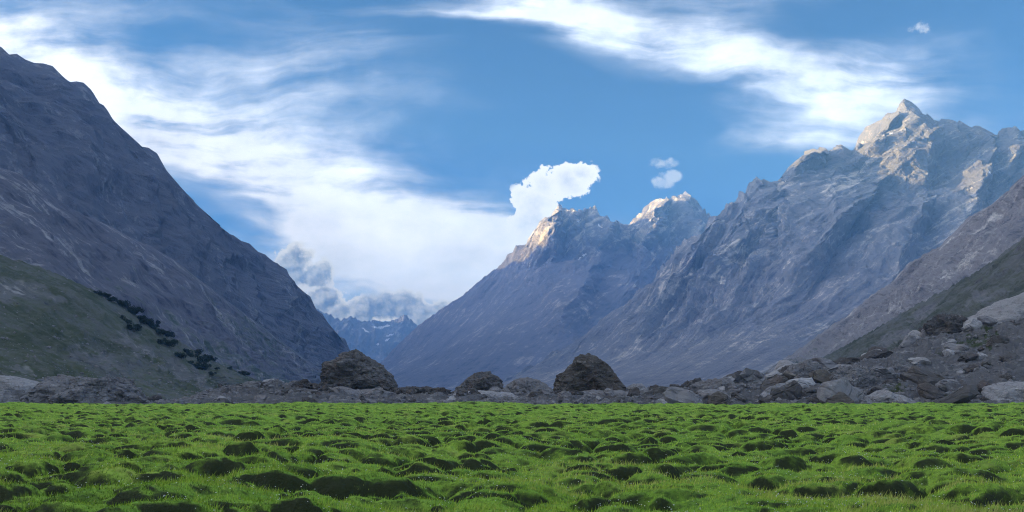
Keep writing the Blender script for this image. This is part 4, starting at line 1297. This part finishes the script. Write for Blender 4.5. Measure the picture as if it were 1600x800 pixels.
def shrub_meshes(seed):
    r = np.random.RandomState(seed)
    lobes = r.normal(size=(8, 3)) * np.array([0.42, 0.42, 0.2]) + np.array([0, 0, 0.62])
    lr = r.uniform(0.28, 0.5, 8)
    n = 900
    k = r.randint(0, 8, n)
    dirs = r.normal(size=(n, 3))
    dirs /= np.linalg.norm(dirs, axis=1, keepdims=True)
    c = lobes[k] + dirs * (lr[k] * r.uniform(0.55, 1.08, n))[:, None]
    c[:, 2] = np.maximum(c[:, 2], 0.05)
    a, b_ = r.normal(size=(n, 3)), r.normal(size=(n, 3))
    a /= np.linalg.norm(a, axis=1, keepdims=True)
    b_ /= np.linalg.norm(b_, axis=1, keepdims=True)
    s = r.uniform(0.05, 0.11, n)[:, None]
    V = np.stack([c - a * s, c + b_ * s, c + a * s, c - b_ * s], 1).reshape(-1, 3)
    crown = mesh_from('crown', V, np.arange(4 * n).reshape(-1, 4), mleaf, smooth=False)
    # trunk with limbs
    tv, tf = [], []
    def tube(p, q, r0, r1):
        p, q = np.array(p, float), np.array(q, float)
        ax = (q - p) / np.linalg.norm(q - p)
        e = np.cross(ax, (0.3, 0.9, 0.1))
        e /= np.linalg.norm(e)
        g_ = np.cross(ax, e)
        o = len(tv)
        for cc, rad in ((p, r0), (q, r1)):
            for m in range(6):
                th = m * math.pi / 3
                tv.append(cc + rad * (math.cos(th) * e + math.sin(th) * g_))
        for m in range(6):
            tf.append((o + m, o + (m + 1) % 6, o + 6 + (m + 1) % 6, o + 6 + m))
    tube((0, 0, -0.15), (0.02, 0, 0.3), 0.07, 0.045)
    for l in lobes[:6]:
        tube((0.02, 0, 0.25), l, 0.035, 0.012)
    trunk = mesh_from('trunk', tv, tf, mbark)
    return crown, trunk


sv = [shrub_meshes(60 + i) for i in range(5)]
hpx = hillS[..., 0] / np.maximum(hillS[..., 1], 1) * F + HX
hpy = HY - (hillS[..., 2] - EYE) / np.maximum(hillS[..., 1], 1) * F
SHR = [(152, 457, 9), (160, 461, 8), (168, 464, 9), (176, 468, 10), (184, 473, 10), (195, 478, 15), (203, 483, 15), (212, 489, 14), (218, 498, 14),
       (191, 497, 12), (200, 503, 11), (209, 515, 14), (226, 503, 15), (233, 508, 15), (241, 511, 11), (247, 501, 7), (253, 521, 14), (261, 524, 13), (268, 515, 10),
       (256, 533, 13), (266, 540, 13), (272, 537, 9), (284, 557, 13), (292, 548, 12), (298, 556, 10), (309, 554, 9), (318, 566, 13), (328, 562, 14), (332, 558, 12), (322, 572, 11),
       (304, 573, 12), (314, 577, 12), (296, 568, 9), (331, 586, 8), (360, 578, 7), (376, 582, 9), (383, 585, 8), (340, 576, 5)]
special = {0: 'topmost small dark shrub at the upper end of the hillside row', 14: None, 15: 'pale-set small shrub standing just above the hillside row', 18: 'round dark shrub standing off the upper right of the row',
           27: 'largest dark round shrub near the bottom of the hillside row', 36: 'lowest dark shrub at the foot of the hillside row'}
for i, (px, py, wpx) in enumerate(SHR):
    dd = (hpx - px) ** 2 + (hpy - py - wpx * 0.25) ** 2 + (np.arange(hillS.shape[1])[None, :] < 1) * 1e3
    iu, iv = np.unravel_index(np.argmin(dd), dd.shape)
    p = hillS[iu, iv]
    e = bpy.data.objects.new('shrub', None)
    COL.objects.link(e)
    e.location = p
    sc = wpx / F * p[1] / 1.5 * rr.uniform(0.9, 1.45)
    e.scale = (sc, sc, sc * rr.uniform(0.75, 0.95))
    e.rotation_euler = (0, 0, rr.uniform(0, 6.28))
    e['category'] = 'shrub'
    lab = special.get(i)
    if lab:
        e['label'] = lab
    else:
        seg = ('in the thin upper end of the hillside row' if i < 5 else 'in the thick upper clump of the hillside row' if i < 9 else 'just left of the thick upper clump' if i < 12 else
               'in the middle of the hillside row' if i < 19 else 'below the middle of the hillside row' if i < 22 else 'in the left lower clump' if i < 25 else 'in the lowest big clump' if i < 33 else 'scattered at the foot of the row')
        e['label'] = ('small' if wpx < 10 else 'broad') + ' dark green shrub ' + seg
    e['group'] = 'shrubs on the left hillside'
    cr, tr = sv[i % 5]
    link('crown', cr, parent=e)
    link('trunk', tr, parent=e)

# ------------------------------------------------------------------ haze
hz = bpy.data.materials.new('valley_haze')
hz.use_nodes = True
t = NT(hz.node_tree)
t.n.clear()
o_ = t.node('ShaderNodeOutputMaterial')
pv = t.node('ShaderNodeVolumePrincipled')
pv.inputs['Color'].default_value = (0.20, 0.49, 1.0, 1)
pv.inputs['Density'].default_value = 0.000094
pv.inputs['Anisotropy'].default_value = 0.0
t.l.new(pv.outputs[0], o_.inputs['Volume'])
x0, x1, y0, y1, z0, z1 = -9000, 9000, -3000, 11000, -30, 1500
V = [(x, y, z) for z in (z0, z1) for y in (y0, y1) for x in (x0, x1)]
me = mesh_from('haze', V, [(0, 2, 3, 1), (4, 5, 7, 6), (0, 1, 5, 4), (2, 6, 7, 3), (0, 4, 6, 2), (1, 3, 7, 5)], hz, smooth=False)
link('haze', me, 'thin blue haze filling the valley air', 'haze', kind='stuff')
